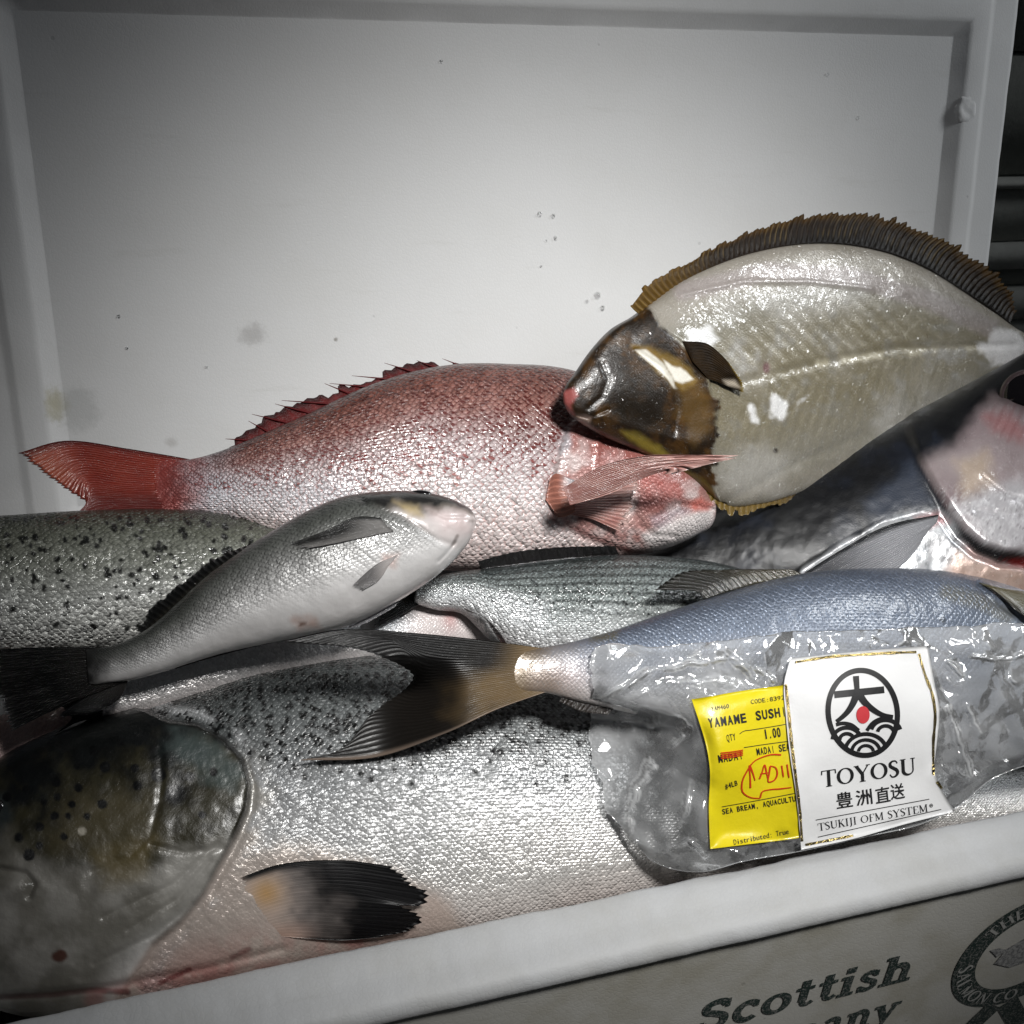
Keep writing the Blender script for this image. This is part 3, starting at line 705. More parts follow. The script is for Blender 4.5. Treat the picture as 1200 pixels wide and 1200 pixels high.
# ---- silver fish deep between bream and salmon
sil = empty('silver_fish', (0, 0, 0), 'slim bright silver fish wedged between the pale grey bream and the salmon back', 'fish')
PL_SIL = Plane((300, 790, .192), (300, 740, .212), (560, 740, .212))
sil_st = [(640, 722, 640, 750, 3), (625, 704, 625, 762, 12), (580, 694, 585, 770, 18), (520, 694, 520, 776, 20), (450, 710, 450, 782, 20), (380, 722, 385, 790, 19), (300, 738, 310, 802, 17), (230, 754, 235, 822, 14), (170, 774, 170, 838, 11), (120, 796, 120, 840, 8)]
def sil_paint(x, y, s, t):
    n = len(x); nz = fbm(x, y, 40, 31)
    A = grad(t + (nz - .5) * .2, [(0, (120, 124, 130)), (.3, (200, 204, 208)), (.6, (222, 222, 222)), (1, (225, 215, 212))])
    w = ss(455, 500, x)
    A = mix(A, const(n, (218, 208, 206)), w); A = mix(A, const(n, (190, 132, 130)), np.exp(-(np.hypot((x - 528) / 9, (y - 722) / 16)) ** 2) * .7)
    return pack(A, .32, const(n, (150, 150, 154)), 0 * x, 1 - .55 * w, .3, .45 * (1 - w) + .05)
m_sil = fish_mat('silver_skin', bump=.35, tilt=1.1, edge=.4, vary=.22, size_mm=1.6, coat=.7, coat_r=.08, wet=.3)
b_sil = fish_body(sil, sil_st, PL_SIL, m_sil, sil_paint, 220, 80, 20, scale_mm=1.9)
fin(sil, 'tail_fin', [[(126, 800), (126, 840)], [(95, 812), (92, 846)], [(70, 826), (86, 844), (62, 862)]], PL_SIL, m_fin_wet, lambda x, y, a, b: const(len(x), (20, 20, 22)), 14, 3, 10, thick=1.4, seed=8)

# ---- pale pink fish whose flank shows at the left edge
pnk = empty('pink_fish', (0, 0, 0), 'pale pink fish flank showing behind the salmon head, under the dark bream tail', 'fish')
PL_PNK = Plane((40, 900, .182), (40, 830, .206), (-60, 880, .196))
pnk_st = [(110, 826, 112, 862, 3), (100, 824, 104, 876, 9), (70, 822, 72, 902, 14), (20, 832, 20, 940, 18), (-40, 856, -40, 970, 20), (-90, 876, -90, 980, 16), (-130, 900, -130, 960, 6)]
def pnk_paint(x, y, s, t):
    n = len(x); A = mix(const(n, (176, 142, 136)), const(n, (204, 184, 178)), fbm(x, y, 16, 41))
    return pack(A, .42, const(n, (150, 110, 104)), 0 * x, .9, .6, .08)
b_pnk = fish_body(pnk, pnk_st, PL_PNK, m_sil, pnk_paint, 120, 50, 16, scale_mm=2.0)

# ---- striped sea bass in the middle
bas = empty('sea_bass', (0, 0, 0), 'dark grey fish with fine lengthwise stripes beneath the red sea bream jaw', 'fish')
PL_BAS = Plane((650, 755, .178), (650, 660, .222), (830, 690, .205))
bas_st = [(485, 682, 485, 706, 6), (510, 676, 512, 714, 9), (540, 671, 542, 718, 13), (575, 668, 578, 750, 18), (620, 662, 620, 772, 23), (670, 657, 670, 782, 26), (720, 654, 720, 788, 28), (780, 656, 780, 790, 28), (840, 664, 840, 785, 26), (890, 680, 890, 770, 22), (930, 700, 930, 755, 14), (950, 722, 950, 738, 4)][::-1]
def bas_paint(x, y, s, t):
    n = len(x); nz = fbm(x, y, 40, 51); tt = t + (nz - .5) * .1
    A = grad(tt, [(0, (52, 58, 58)), (.2, (104, 112, 112)), (.45, (150, 158, 156)), (.7, (206, 210, 210)), (1, (222, 220, 220))])
    st = .5 + .5 * np.cos(t * 2 * np.pi * 11.5 + (fbm(x, y, 60, 5) - .5) * 3)
    A = mix(A, const(n, (40, 46, 44)), ss(.55, .9, st) * ss(.75, .5, t) * .7)
    br = pmask(x, y, [(505, 690), (560, 690), (640, 706), (640, 740), (560, 722), (510, 708)], 14) * .6
    A = mix(A, const(n, (232, 234, 236)), br)
    return pack(A, .30, const(n, (14, 16, 16)), .10 * ss(.7, .4, t), np.ones(n), .9 - .5 * ss(.5, .9, t), .32)
m_bas = fish_mat('bass_skin', bump=.7, tilt=1.0, edge=.5, vary=.30, size_mm=1.8, coat=.7, coat_r=.08, wet=.3)
b_bas = fish_body(bas, bas_st, PL_BAS, m_bas, bas_paint, 280, 110, 24, scale_mm=2.2, shrink=.35)
fin(bas, 'tail_fin', [[(490, 682), (490, 708)], [(462, 684), (468, 722)], [(428, 690), (445, 715), (436, 738)]], PL_BAS, m_fin, lambda x, y, a, b: const(len(x), (20, 22, 22)), 16, 3, 10, thick=1.4, seed=9)
fin(bas, 'anal_fin', [[(548, 716), (566, 722), (578, 738), (590, 757)], [(540, 713), (572, 730), (590, 752), (596, 762)]], on_body(b_bas, 2), m_fin_wet, lambda x, y, a, b: mix(const(len(x), (30, 28, 28)), const(len(x), (150, 120, 118)), ss(.6, .9, a)), 12, 3, 8, thick=1.0, seed=10, lift=(0, 3))
fin(bas, 'dorsal_fin', [[(560, 672), (610, 666), (660, 660), (720, 656)], [(552, 668), (590, 658), (640, 652), (710, 650)]], PL_BAS, m_fin_wet, lambda x, y, a, b: const(len(x), (26, 22, 22)), 16, 3, 8, thick=1.2, seed=11, lift=(8, 16))

# ---- dark tuna-like fish at the right
tun = empty('tuna', (0, 0, 0), 'dark navy backed tuna with pink silver head and open gill slit under the flounder', 'fish')
PL_TUN = Plane((1100, 690, .205), (1200, 450, .320), (800, 640, .275))
tun_st = [(1440, 470, 1440, 490, 3), (1425, 430, 1425, 560, 20), (1380, 400, 1380, 640, 40), (1310, 392, 1315, 720, 52), (1230, 405, 1240, 760, 58), (1150, 445, 1165, 775, 58), (1070, 488, 1090, 778, 55), (990, 528, 1010, 770, 50), (910, 566, 930, 755, 44), (840, 600, 855, 735, 36), (780, 630, 790, 712, 27), (730, 655, 738, 702, 18), (690, 675, 694, 700, 10)]
TGILL = [(1062, 500), (1076, 540), (1094, 572), (1112, 600), (1128, 622), (1148, 640), (1172, 650), (1200, 652), (1240, 640)]
tg_poly = TGILL + [(1300, 620), (1500, 600), (1500, 380), (1080, 380)]
def tun_feat(x, y, s, t):
    d = poly_sd(x, y, tg_poly)
    f = 4.5 * (1 - ss(-5, 5, d)) * ss(-130, -9, d) - 4.0 * np.exp(-((d - 8) / 6) ** 2) * ss(1085, 1120, x)
    f = f - 1.0 * np.exp(-(seg_dist(x, y, [(1150, 560), (1175, 580), (1210, 590)]) / 3) ** 2) - 1.0 * np.exp(-(seg_dist(x, y, [(1140, 600), (1175, 605), (1210, 600)]) / 3) ** 2)
    f = f + 3.0 * np.exp(-(np.hypot((x - 1202) / 34, (y - 468) / 30)) ** 2) + .8 * (fbm(x, y, 14, 6) - .5) * ss(560, 600, y)
    f = f - 1.5 * np.exp(-(seg_dist(x, y, [(935, 672), (985, 640), (1035, 612), (1080, 600), (1100, 604)]) / 4) ** 2)
    return f + (fbm(x, y, 50, 9) - .5) * 2
TBELLY = [(940, 668), (985, 638), (1030, 614), (1062, 600), (1100, 596), (1120, 612), (1145, 640), (1200, 655), (1300, 660), (1300, 800), (900, 800)]
def tun_paint(x, y, s, t):
    n = len(x); nz = fbm(x, y, 45, 61); n2 = fbm(x, y, 16, 62); n3 = fbm(x, y, 7, 63)
    A = mix(const(n, (8, 9, 13)), const(n, (22, 27, 38)), ss(.45, .75, nz))
    A = mix(A, const(n, (12, 13, 15)), ss(.5, .7, fbm(x, y, 30, 64)) * .7)
    A = mix(A, const(n, (60, 68, 84)), pmask(x, y, [(1010, 590), (1070, 545), (1100, 590), (1060, 604), (1025, 615)], 14, 10) * .65)
    head = pmask(x, y, tg_poly, 3)
    pink = head * pmask(x, y, [(1075, 545), (1120, 520), (1150, 480), (1165, 465), (1230, 490), (1300, 480), (1300, 660), (1120, 640)], 13, 5)
    Pk = mix(const(n, (140, 122, 126)), const(n, (178, 166, 166)), nz)
    Pk = mix(Pk, const(n, (196, 176, 156)), pmask(x, y, [(1120, 540), (1155, 530), (1165, 570), (1130, 580)], 12, 8) * .8)
    Pk = mix(Pk, const(n, (176, 92, 92)), pmask(x, y, [(1155, 488), (1180, 482), (1200, 500), (1200, 515), (1165, 505)], 10, 6) * .45)
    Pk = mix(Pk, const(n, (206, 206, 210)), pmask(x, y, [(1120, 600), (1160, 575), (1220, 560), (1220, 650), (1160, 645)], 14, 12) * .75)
    lines_ = .5 + .5 * np.sin((x - 1150) * .55 + (y - 480) * .25)
    Pk = mix(Pk, const(n, (128, 70, 72)), pmask(x, y, [(1160, 478), (1200, 470), (1215, 520), (1170, 515)], 8, 5) * ss(.5, .8, lines_) * .25)
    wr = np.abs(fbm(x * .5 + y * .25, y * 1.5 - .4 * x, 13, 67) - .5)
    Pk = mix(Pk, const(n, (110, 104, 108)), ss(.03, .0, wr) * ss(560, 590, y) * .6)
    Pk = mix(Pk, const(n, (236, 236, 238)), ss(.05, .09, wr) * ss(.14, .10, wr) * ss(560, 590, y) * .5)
    A = mix(A, Pk, pink)
    bel = pmask(x, y, TBELLY, 5, 3) * (1 - head)
    Bl = mix(const(n, (200, 204, 208)), const(n, (150, 152, 156)), ss(.4, .7, n2))
    Bl = mix(Bl, const(n, (84, 80, 78)), ss(.53, .62, fbm(x, y, 12, 66)) * ss(.60, .54, fbm(x, y, 12, 66)) * .0 + pmask(x, y, [(1085, 632), (1105, 628), (1120, 645), (1110, 660), (1090, 655)], 5, 6) * .55)
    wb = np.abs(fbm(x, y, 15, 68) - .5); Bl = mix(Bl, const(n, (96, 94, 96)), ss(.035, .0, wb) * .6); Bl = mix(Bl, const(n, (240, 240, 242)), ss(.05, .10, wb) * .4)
    Bl = mix(Bl, const(n, (196, 128, 128)), pmask(x, y, [(1070, 605), (1100, 600), (1112, 612), (1080, 622)], 6, 4) * .7)
    Bl = mix(Bl, const(n, (212, 178, 160)), pmask(x, y, [(1120, 650), (1150, 650), (1200, 665), (1250, 720), (1100, 720)], 10, 8) * .8)
    A = mix(A, Bl, bel)
    dg = poly_sd(x, y, tg_poly)
    A = mix(A, const(n, (186, 150, 146)), np.exp(-((dg - 12) / 5) ** 2) * ss(1120, 1140, x) * .8)
    A = mix(A, const(n, (6, 5, 6)), np.exp(-((dg - 3) / (4.0 + 3.5 * ss(1125, 1150, x) * ss(1215, 1180, x))) ** 4) * ss(1112, 1132, x))
    A = mix(A, const(n, (120, 26, 26)), pmask(x, y, [(1170, 655), (1230, 650), (1230, 668), (1185, 664)], 3, 3) * .9)
    rough = .40 - .14 * np.maximum(pink, bel)
    return pack(A, rough, const(n, (10, 10, 12)), 0 * x, .25 * (1 - np.maximum(pink, bel * .6)), .2, .32 * np.maximum(bel, pink * .35) + .03, .05 + .95 * np.maximum(bel, pink))
m_tun = fish_mat('tuna_skin', bump=.4, tilt=.5, vary=.25, size_mm=1.0, coat=.6, coat_r=.10, wet=.5, crackle=.9, cb=.15)
b_tun = fish_body(tun, tun_st, PL_TUN, m_tun, tun_paint, 520, 190, 24, scale_mm=2.0, feat=tun_feat)
fin(tun, 'pectoral_fin', [[(1100, 603), (1098, 612), (1088, 622)], [(1040, 616), (1050, 640), (1060, 660)], [(985, 645), (990, 668), (1010, 690)], [(930, 680), (938, 700), (960, 715)]], on_body(b_tun, 3), m_fin,
    lambda x, y, a, b: mix(const(len(x), (176, 178, 184)), const(len(x), (26, 28, 34)), np.maximum(ss(.20, .05, a), ss(.35, .8, b) * .75)), 22, 3, 20, thick=1.2, seed=12, lift=(0, 2), serr=.01)
lathe_on(tun, 'eye', 1203, 464, on_body(b_tun, 1), [(19, -3), (19, 1.5), (17.5, 3), (15, 3.2), (14, 2.4)], m_eye_ring, 36, 1.05)
lathe_on(tun, 'pupil', 1203, 464, on_body(b_tun, 1), [(16.4, 2.4), (15.5, 3.4), (13, 4), (9, 6), (4, 7), (.1, 7.2)], m_eye, 36, 1.05)

# ---- red sea bream
sna = empty('red_sea_bream', (0, 0, 0), 'red sea bream with pink scales and red tail, its head under the flounder', 'fish')
PL_SNA = Plane((500, 660, .236), (520, 430, .338), (836, 600, .250))
sna_st = [(837, 592, 836, 606, 3), (832, 578, 832, 616, 11), (818, 556, 818, 626, 19), (795, 528, 798, 636, 27), (760, 492, 765, 646, 34), (715, 458, 720, 653, 38), (660, 438, 665, 660, 40), (600, 432, 605, 666, 40), (540, 431, 545, 668, 39), (480, 440, 485, 664, 36),
          (420, 460, 425, 655, 32), (360, 488, 365, 643, 27), (310, 510, 315, 628, 22), (265, 528, 268, 614, 16), (230, 538, 232, 606, 11), (212, 540, 214, 604, 7), (198, 539, 200, 604, 3.4), (186, 538, 190, 603, 1.0), (180, 540, 184, 602, .3)]
SG = [(690, 470), (668, 500), (655, 535), (648, 570), (652, 600), (670, 618), (700, 632), (740, 646), (775, 652)]
sg_poly = SG + [(900, 700), (900, 420), (700, 420)]
SP = [(715, 520), (700, 550), (705, 585), (730, 612), (752, 625), (758, 640)]
def sna_feat(x, y, s, t):
    d = poly_sd(x, y, sg_poly)
    f = 2.0 * (1 - ss(-4, 4, d)) * ss(-70, -6, d) - 1.2 * np.exp(-((d - 5) / 4) ** 2)
    dp = seg_dist(x, y, [(745, 560), (742, 590), (750, 615), (765, 628), (790, 630)])
    f = f - 1.6 * np.exp(-(dp / 3) ** 2)
    f = f - 2.0 * np.exp(-(seg_dist(x, y, [(836, 597), (815, 592), (795, 590), (770, 606)]) / 2.6) ** 2)
    f = f + 1.8 * pmask(x, y, [(836, 590), (800, 604), (768, 628), (780, 642), (815, 632), (838, 612)], 8)
    f = f + 1.2 * np.exp(-(seg_dist(x, y, [(700, 520), (697, 560)]) / 4) ** 2)
    return f + (fbm(x, y, 45, 13) - .5) * 2
def sna_paint(x, y, s, t):
    n = len(x); nz = fbm(x, y, 55, 71); n2 = fbm(x, y, 18, 72); n3 = fbm(x, y, 8, 73)
    tt = t + (nz - .5) * .12
    A = grad(tt, [(0, (76, 38, 30)), (.12, (112, 62, 50)), (.30, (150, 108, 100)), (.48, (188, 172, 172)), (.72, (216, 210, 210)), (1, (224, 208, 204))])
    B = grad(tt, [(0, (34, 11, 8)), (.15, (60, 16, 11)), (.40, (92, 20, 14)), (.60, (122, 36, 28)), (.78, (196, 150, 142)), (1, (212, 178, 172))])
    A = mix(A, const(n, (200, 204, 214)), ss(300, 220, x) * .45 + .35 * pmask(x, y, [(220, 560), (320, 560), (420, 560), (420, 610), (220, 606)], 20))
    A = mix(A, const(n, (148, 58, 50)), ss(262, 196, x + (n2 - .5) * 40) * .95); B = mix(B, const(n, (120, 40, 36)), ss(262, 196, x))
    fleck = .40 * ss(.70, .45, tt + (n2 - .5) * .3) + .0 * x; fleck = fleck * ss(215, 300, x)
    sm = np.ones(n); pig = .95 - .4 * ss(.5, .8, tt)
    met = .14 * ss(.25, .5, t)
    head = pmask(x, y, sg_poly, 16, 10)
    H = mix(const(n, (176, 132, 126)), const(n, (212, 194, 191)), ss(.35, .65, n2))
    H = mix(H, const(n, (150, 74, 66)), pmask(x, y, [(660, 495), (720, 485), (810, 545), (815, 572), (775, 578), (745, 552), (690, 540)], 16, 12) * .65)
    H = mix(H, const(n, (176, 92, 84)), pmask(x, y, [(752, 560), (790, 566), (806, 588), (770, 602), (748, 590)], 8, 8) * .55)
    H = mix(H, const(n, (196, 200, 206)), pmask(x, y, [(646, 510), (664, 500), (668, 522), (654, 536)], 5, 4) * .8)
    H = mix(H, const(n, (232, 224, 222)), pmask(x, y, [(838, 594), (812, 600), (780, 612), (755, 628), (765, 648), (800, 640), (838, 616)], 6, 4))
    H = mix(H, const(n, (160, 148, 156)), pmask(x, y, [(762, 606), (795, 592), (812, 598), (790, 612), (768, 622)], 5, 5) * .6)
    H = mix(H, const(n, (196, 70, 46)), pmask(x, y, [(806, 588), (822, 582), (836, 592), (830, 600), (812, 600)], 4, 3) * .5)
    H = mix(H, const(n, (236, 214, 206)), pmask(x, y, [(706, 580), (735, 570), (742, 600), (735, 615), (715, 605)], 8, 6) * .7)
    H = mix(H, const(n, (198, 120, 110)), smask(x, y, [(655, 610), (690, 632), (730, 646)], 3, 10) * .6)
    A = mix(A, H, head); B = mix(B, mix(H, const(n, (150, 60, 52)), .4), head); sm = sm * (1 - .45 * head); fleck = fleck * (1 - .8 * head); pig = pig * (1 - .3 * head)
    A = mix(A, const(n, (120, 44, 40)), smask(x, y, SG[3:], 1, 3) * .6)
    A = mix(A, const(n, (150, 62, 52)), pmask(x, y, [(640, 560), (672, 556), (668, 604), (648, 606)], 6, 4) * .6)
    sm = sm * ss(170, 225, x)
    return pack(A, .33, B, fleck, sm, pig, met)
m_sna = fish_mat('sea_bream_skin', bump=.7, tilt=.7, edge=.30, vary=.30, size_mm=2.4, coat=.6, coat_r=.12, wet=.3, front=1.0, fleck_size=.40, rand=.42)
b_sna = fish_body(sna, sna_st, PL_SNA, m_sna, sna_paint, 360, 140, 26, scale_mm=3.5, feat=sna_feat, shrink=.5)
def sna_tail(x, y, a, b):
    n = len(x); c = mix(const(n, (148, 52, 44)), const(n, (176, 76, 58)), fbm(x, y, 14, 7))
    c = mix(c, const(n, (206, 112, 82)), ss(.65, .95, b) * ss(.55, .25, a) * .6)
    c = mix(c, const(n, (92, 26, 26)), ss(.10, .0, a) * .8 + ss(.5, .8, a) * .7)
    return mix(c, const(n, (60, 30, 28)), ss(.975, 1, b))
fin(sna, 'tail_fin', [[(236, 541), (232, 572), (230, 602)], [(150, 527), (150, 570), (150, 605)], [(78, 518), (100, 560), (108, 586), (110, 600), (96, 608)], [(20, 533), (50, 556), (80, 576), (104, 596), (86, 607), (40, 612)]],
    PL_SNA, m_fin_mid, sna_tail, 34, 4, 26, ripple=.8, thick=1.6, serr=.035, tear=.02, seed=14, wave=2, lift=(.8, .8))
def sna_dor(x, y, a, b):
    n = len(x); return mix(const(n, (104, 34, 34)), const(n, (54, 18, 20)), ss(.3, .9, b) + 0 * a)
spn = [(272, 524), (292, 512), (314, 504), (336, 492), (360, 480), (384, 469), (410, 459), (436, 450), (462, 441), (488, 434), (514, 430), (545, 428), (580, 430)]
tps = [(270, 524), (276, 519), (303, 500), (307, 494), (334, 478), (342, 476), (392, 458), (398, 454), (424, 447), (462, 434), (500, 427), (530, 427), (578, 429)]
fin(sna, 'dorsal_fin', [[(p[0] + 4, p[1] + 8) for p in spn], [(p[0] - 5, p[1] - 4) for p in tps]], PL_SNA, m_fin_dark, sna_dor, 24, 4, 10, ripple=.8, thick=1.3, serr=.10, tear=.42, seed=15)
for i in range(11):                                  # the stiff spines in the fold of the back fin
    p = np.array(spn[i + 1], float) + (4, 5); q = np.array(tps[min(i + 1, 12)], float) + (-12, -4 - 2 * (i % 3))
    ts = np.linspace(0, 1, 7); c = PL_SNA(p[0] + (q[0] - p[0]) * ts, p[1] + (q[1] - p[1]) * ts, 1.0e-3 + 0 * ts)
    w = np.cross(PL_SNA.n, c[-1] - c[0]); w /= np.linalg.norm(w)
    V = np.concatenate([[c[k] + .0009 * (1 - .85 * ts[k]) * (w * math.cos(g) + PL_SNA.n * math.sin(g)) for g in np.linspace(0, 2 * np.pi, 6, endpoint=False)] for k in range(7)])
    me = mesh('spine', V, grid_faces(7, 6, True), dict(colA=const(len(V), (92, 30, 32))), np.zeros((len(V), 2)))
    link('spine', me, m_fin_dark, sna)
PL_SPEC = Plane((660, 580, .203), (740, 535, .205), (870, 533, .198))
def sna_pec(x, y, a, b):
    n = len(x); c = mix(const(n, (206, 160, 150)), const(n, (160, 96, 88)), fbm(x * .3, y, 6, 3))
    return mix(c, const(n, (206, 180, 172)), ss(.8, 1, b) * .5)
fin(sna, 'pectoral_fin', [[(660, 572), (664, 580), (668, 592)], [(705, 546), (712, 562), (715, 578)], [(760, 533), (766, 545), (764, 557)], [(815, 531), (818, 537), (806, 544)], [(872, 532), (868, 535), (850, 538)]], PL_SPEC, m_fin, sna_pec, 16, 5, 36, ripple=1.1, thick=.5, serr=.10, tear=.38, seed=16, wave=1.2)
fin(sna, 'pectoral_fin', [[(655, 582), (660, 592), (664, 602)], [(690, 572), (692, 590), (690, 608)], [(725, 566), (722, 590), (712, 618)], [(750, 562), (742, 590), (728, 626)]], on_body(b_sna, 3), m_fin, sna_pec, 14, 4, 20, ripple=.9, thick=.9, serr=.02, tear=.08, seed=17, lift=(0, 3))
fin(sna, 'pectoral_root', [[(645, 560), (640, 585), (655, 605)], [(652, 556), (652, 585), (662, 606)], [(672, 566), (672, 584), (672, 602)]], on_body(b_sna, 3), m_fin,
    lambda x, y, a, b: mix(const(len(x), (196, 130, 112)), const(len(x), (190, 190, 196)), ss(.5, 1, b) * ss(.5, .1, a)), 8, 4, 12, ripple=.6, thick=1.5, seed=18, lift=(-1, 4))

# ---- flounder
flo = empty('flounder', (0, 0, 0), 'flat pale flounder with brown head and ribbed dark fringe fin leaning on the lid', 'fish')
PL_FLO = Plane((700, 480, .258), (845, 590, .244), (1200, 415, .374))
flo_st = [(660, 462, 661, 472, 1.2), (664, 452, 668, 484, 4.8), (674, 438, 684, 497, 8.0), (692, 412, 712, 513, 11.2), (716, 386, 742, 526, 13.6), (742, 370, 775, 542, 15.2), (766, 352, 808, 562, 16.0), (792, 333, 842, 590, 16.0), (842, 309, 884, 592, 16.0), (900, 292, 935, 578, 16.0), (960, 286, 990, 556, 15.2), (1020, 293, 1045, 528, 14.4),
          (1075, 312, 1095, 500, 12.8), (1125, 342, 1140, 474, 10.4), (1165, 368, 1175, 456, 8.0), (1195, 388, 1200, 440, 5.6), (1215, 396, 1217, 432, 4.0)]
FB = [(752, 352), (766, 366), (772, 382), (785, 392), (800, 402), (815, 416), (828, 436), (833, 462), (842, 470), (838, 500), (835, 540), (838, 575), (846, 596)]
fh_poly = FB + [(700, 640), (600, 520), (640, 400)]
def flo_feat(x, y, s, t):
    d = poly_sd(x, y, fh_poly)
    f = 2.6 * (1 - ss(-3, 3, d)) * ss(-45, -4, d)
    f = f - .8 * np.exp(-(seg_dist(x, y, [(705, 425), (712, 445), (705, 465), (690, 478)]) / 3.5) ** 2)
    f = f - 1.3 * np.exp(-(seg_dist(x, y, [(745, 410), (775, 430), (790, 455), (795, 480), (790, 510)]) / 2.6) ** 2)
    f = f - 1.2 * np.exp(-(seg_dist(x, y, [(664, 484), (690, 490), (712, 480)]) / 2.2) ** 2)
    f = f + 2.2 * np.exp(-(np.hypot((x - 745) / 38, (y - 455) / 34)) ** 2)
    f = f + 1.4 * np.exp(-(seg_dist(x, y, [(700, 490), (760, 508), (815, 520)]) / 9) ** 2)
    body = 1 - ss(-3, 3, -d)
    # muscle chevrons along the midline and the raised lateral ridge
    cu = (x - 840) * .93 - (y - 480) * .2; cv = (y - 440) + .32 * (x - 1000)
    ch = np.sin((cu + .55 * np.abs(cv + 6)) / 2.3 + 3 * fbm(x, y, 40, 44))
    f = f + .24 * ch * ss(6, 40, d) * (.3 + 1.2 * fbm(x, y, 45, 45)) * ss(130, 40, np.abs(cv)) * ss(1160, 1060, x)
    f = f - 1.0 * np.exp(-(seg_dist(x, y, [(850, 452), (940, 430), (1050, 408), (1190, 404)]) / 5) ** 2)
    f = f + .8 * np.exp(-(seg_dist(x, y, [(800, 345), (870, 330), (950, 330), (1020, 338)]) / 3) ** 2)
    f = f - 2.5 * np.exp(-(np.hypot((x - 898) / 7, (y - 430) / 11)) ** 2)
    f = f - .8 * np.exp(-(seg_dist(x, y, [(850, 590), (930, 545), (1010, 510)]) / 6) ** 2)
    return f + (fbm(x, y, 40, 19) - .5) * 1.6
def flo_paint(x, y, s, t):
    n = len(x); nz = fbm(x, y, 55, 81); n2 = fbm(x, y, 16, 82); n3 = fbm(x, y, 5, 83)
    A = mix(const(n, (130, 126, 114)), const(n, (160, 157, 150)), ss(.35, .65, nz))
    A = mix(A, const(n, (122, 112, 82)), ss(.75, .25, np.abs(t - .52) * 2.2) * ss(.3, .6, n2 + .1) * .55)
    A = mix(A, const(n, (152, 145, 134)), ss(.24, .10, t) * .7 + ss(.86, .96, t) * .4)
    A = mix(A, const(n, (168, 156, 160)), smask(x, y, [(800, 342), (900, 318), (1000, 325), (1090, 352), (1160, 385)], 6, 10) * .4)
    A = mix(A, const(n, (222, 214, 190)), smask(x, y, [(960, 425), (1050, 414), (1130, 410), (1180, 408)], 1.5, 6) * .35 * ss(.3, .6, n2))
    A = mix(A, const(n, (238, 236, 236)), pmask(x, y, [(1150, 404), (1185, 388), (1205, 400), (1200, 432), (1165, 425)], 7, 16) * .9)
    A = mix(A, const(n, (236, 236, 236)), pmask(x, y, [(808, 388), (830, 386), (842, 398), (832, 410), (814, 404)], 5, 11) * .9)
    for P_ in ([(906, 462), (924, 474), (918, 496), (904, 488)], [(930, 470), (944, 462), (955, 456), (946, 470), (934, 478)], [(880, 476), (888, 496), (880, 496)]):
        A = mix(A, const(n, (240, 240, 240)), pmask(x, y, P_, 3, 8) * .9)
    A = mix(A, const(n, (120, 92, 92)), 1 - ss(3, 7, np.hypot((x - 898) / .8, (y - 431) / 1.3)))
    A = mix(A, const(n, (40, 34, 30)), (1 - ss(1.5, 4, np.hypot(x - 909, y - 528))) * .9)
    dm = poly_sd(x, y, fh_poly) + (n2 - .5) * 9 + (n3 - .5) * 5
    dm = dm - 7 * ss(455, 475, y) * ss(.42, .62, fbm(x * .4, y, 11, 88))
    head = 1 - ss(-3.0, 2.0, dm)
    H = mix(const(n, (30, 20, 9)), const(n, (70, 47, 18)), ss(.4, .72, n2 * .6 + n3 * .4))
    H = mix(H, const(n, (26, 21, 14)), pmask(x, y, [(720, 430), (770, 430), (785, 480), (770, 510), (710, 490)], 14, 10) * .7)
    H = mix(H, const(n, (112, 84, 38)), pmask(x, y, [(790, 452), (826, 440), (832, 500), (815, 520), (800, 490)], 10, 8) * .5)
    H = mix(H, const(n, (150, 132, 50)), pmask(x, y, [(728, 505), (752, 512), (800, 545), (846, 584), (830, 592), (770, 545)], 5, 5) * .75)
    wp = np.maximum(pmask(x, y, [(745, 410), (757, 409), (776, 424), (788, 442), (791, 455), (784, 446), (770, 432), (752, 418)], 1.8, 1.5), pmask(x, y, [(776, 420), (788, 428), (798, 430), (812, 444), (800, 449), (790, 446), (782, 432)], 1.8, 2.5))
    H = mix(H, const(n, (150, 120, 50)), np.maximum(pmask(x, y, [(740, 404), (760, 404), (800, 424), (818, 446), (800, 456), (770, 438)], 5, 5) * .6, 0))
    H = mix(H, const(n, (238, 234, 222)), wp)
    H = mix(H, const(n, (176, 96, 92)), pmask(x, y, [(658, 458), (672, 454), (678, 464), (668, 474), (672, 486), (662, 482)], 3, 3) * .9)
    H = mix(H, const(n, (150, 130, 120)), pmask(x, y, [(676, 488), (694, 488), (690, 498), (680, 496)], 3, 3) * .7)
    A = mix(A, H, head)
    return pack(A, .30 + .05 * head, mix(const(n, (120, 112, 90)), const(n, (20, 15, 9)), head), 0 * x, .55 * (1 - .5 * head), .28, .10 * (1 - head), 1 - .72 * head)
m_flo = fish_mat('flounder_skin', bump=.4, tilt=.6, vary=.22, edge=.6, size_mm=1.0, coat=1.0, coat_r=.06, wet=.45, crackle=1.0, cb=.08)
b_flo = fish_body(flo, flo_st, PL_FLO, m_flo, flo_paint, 360, 190, 24, scale_mm=2.0, feat=flo_feat, p=.72, shrink=.2)
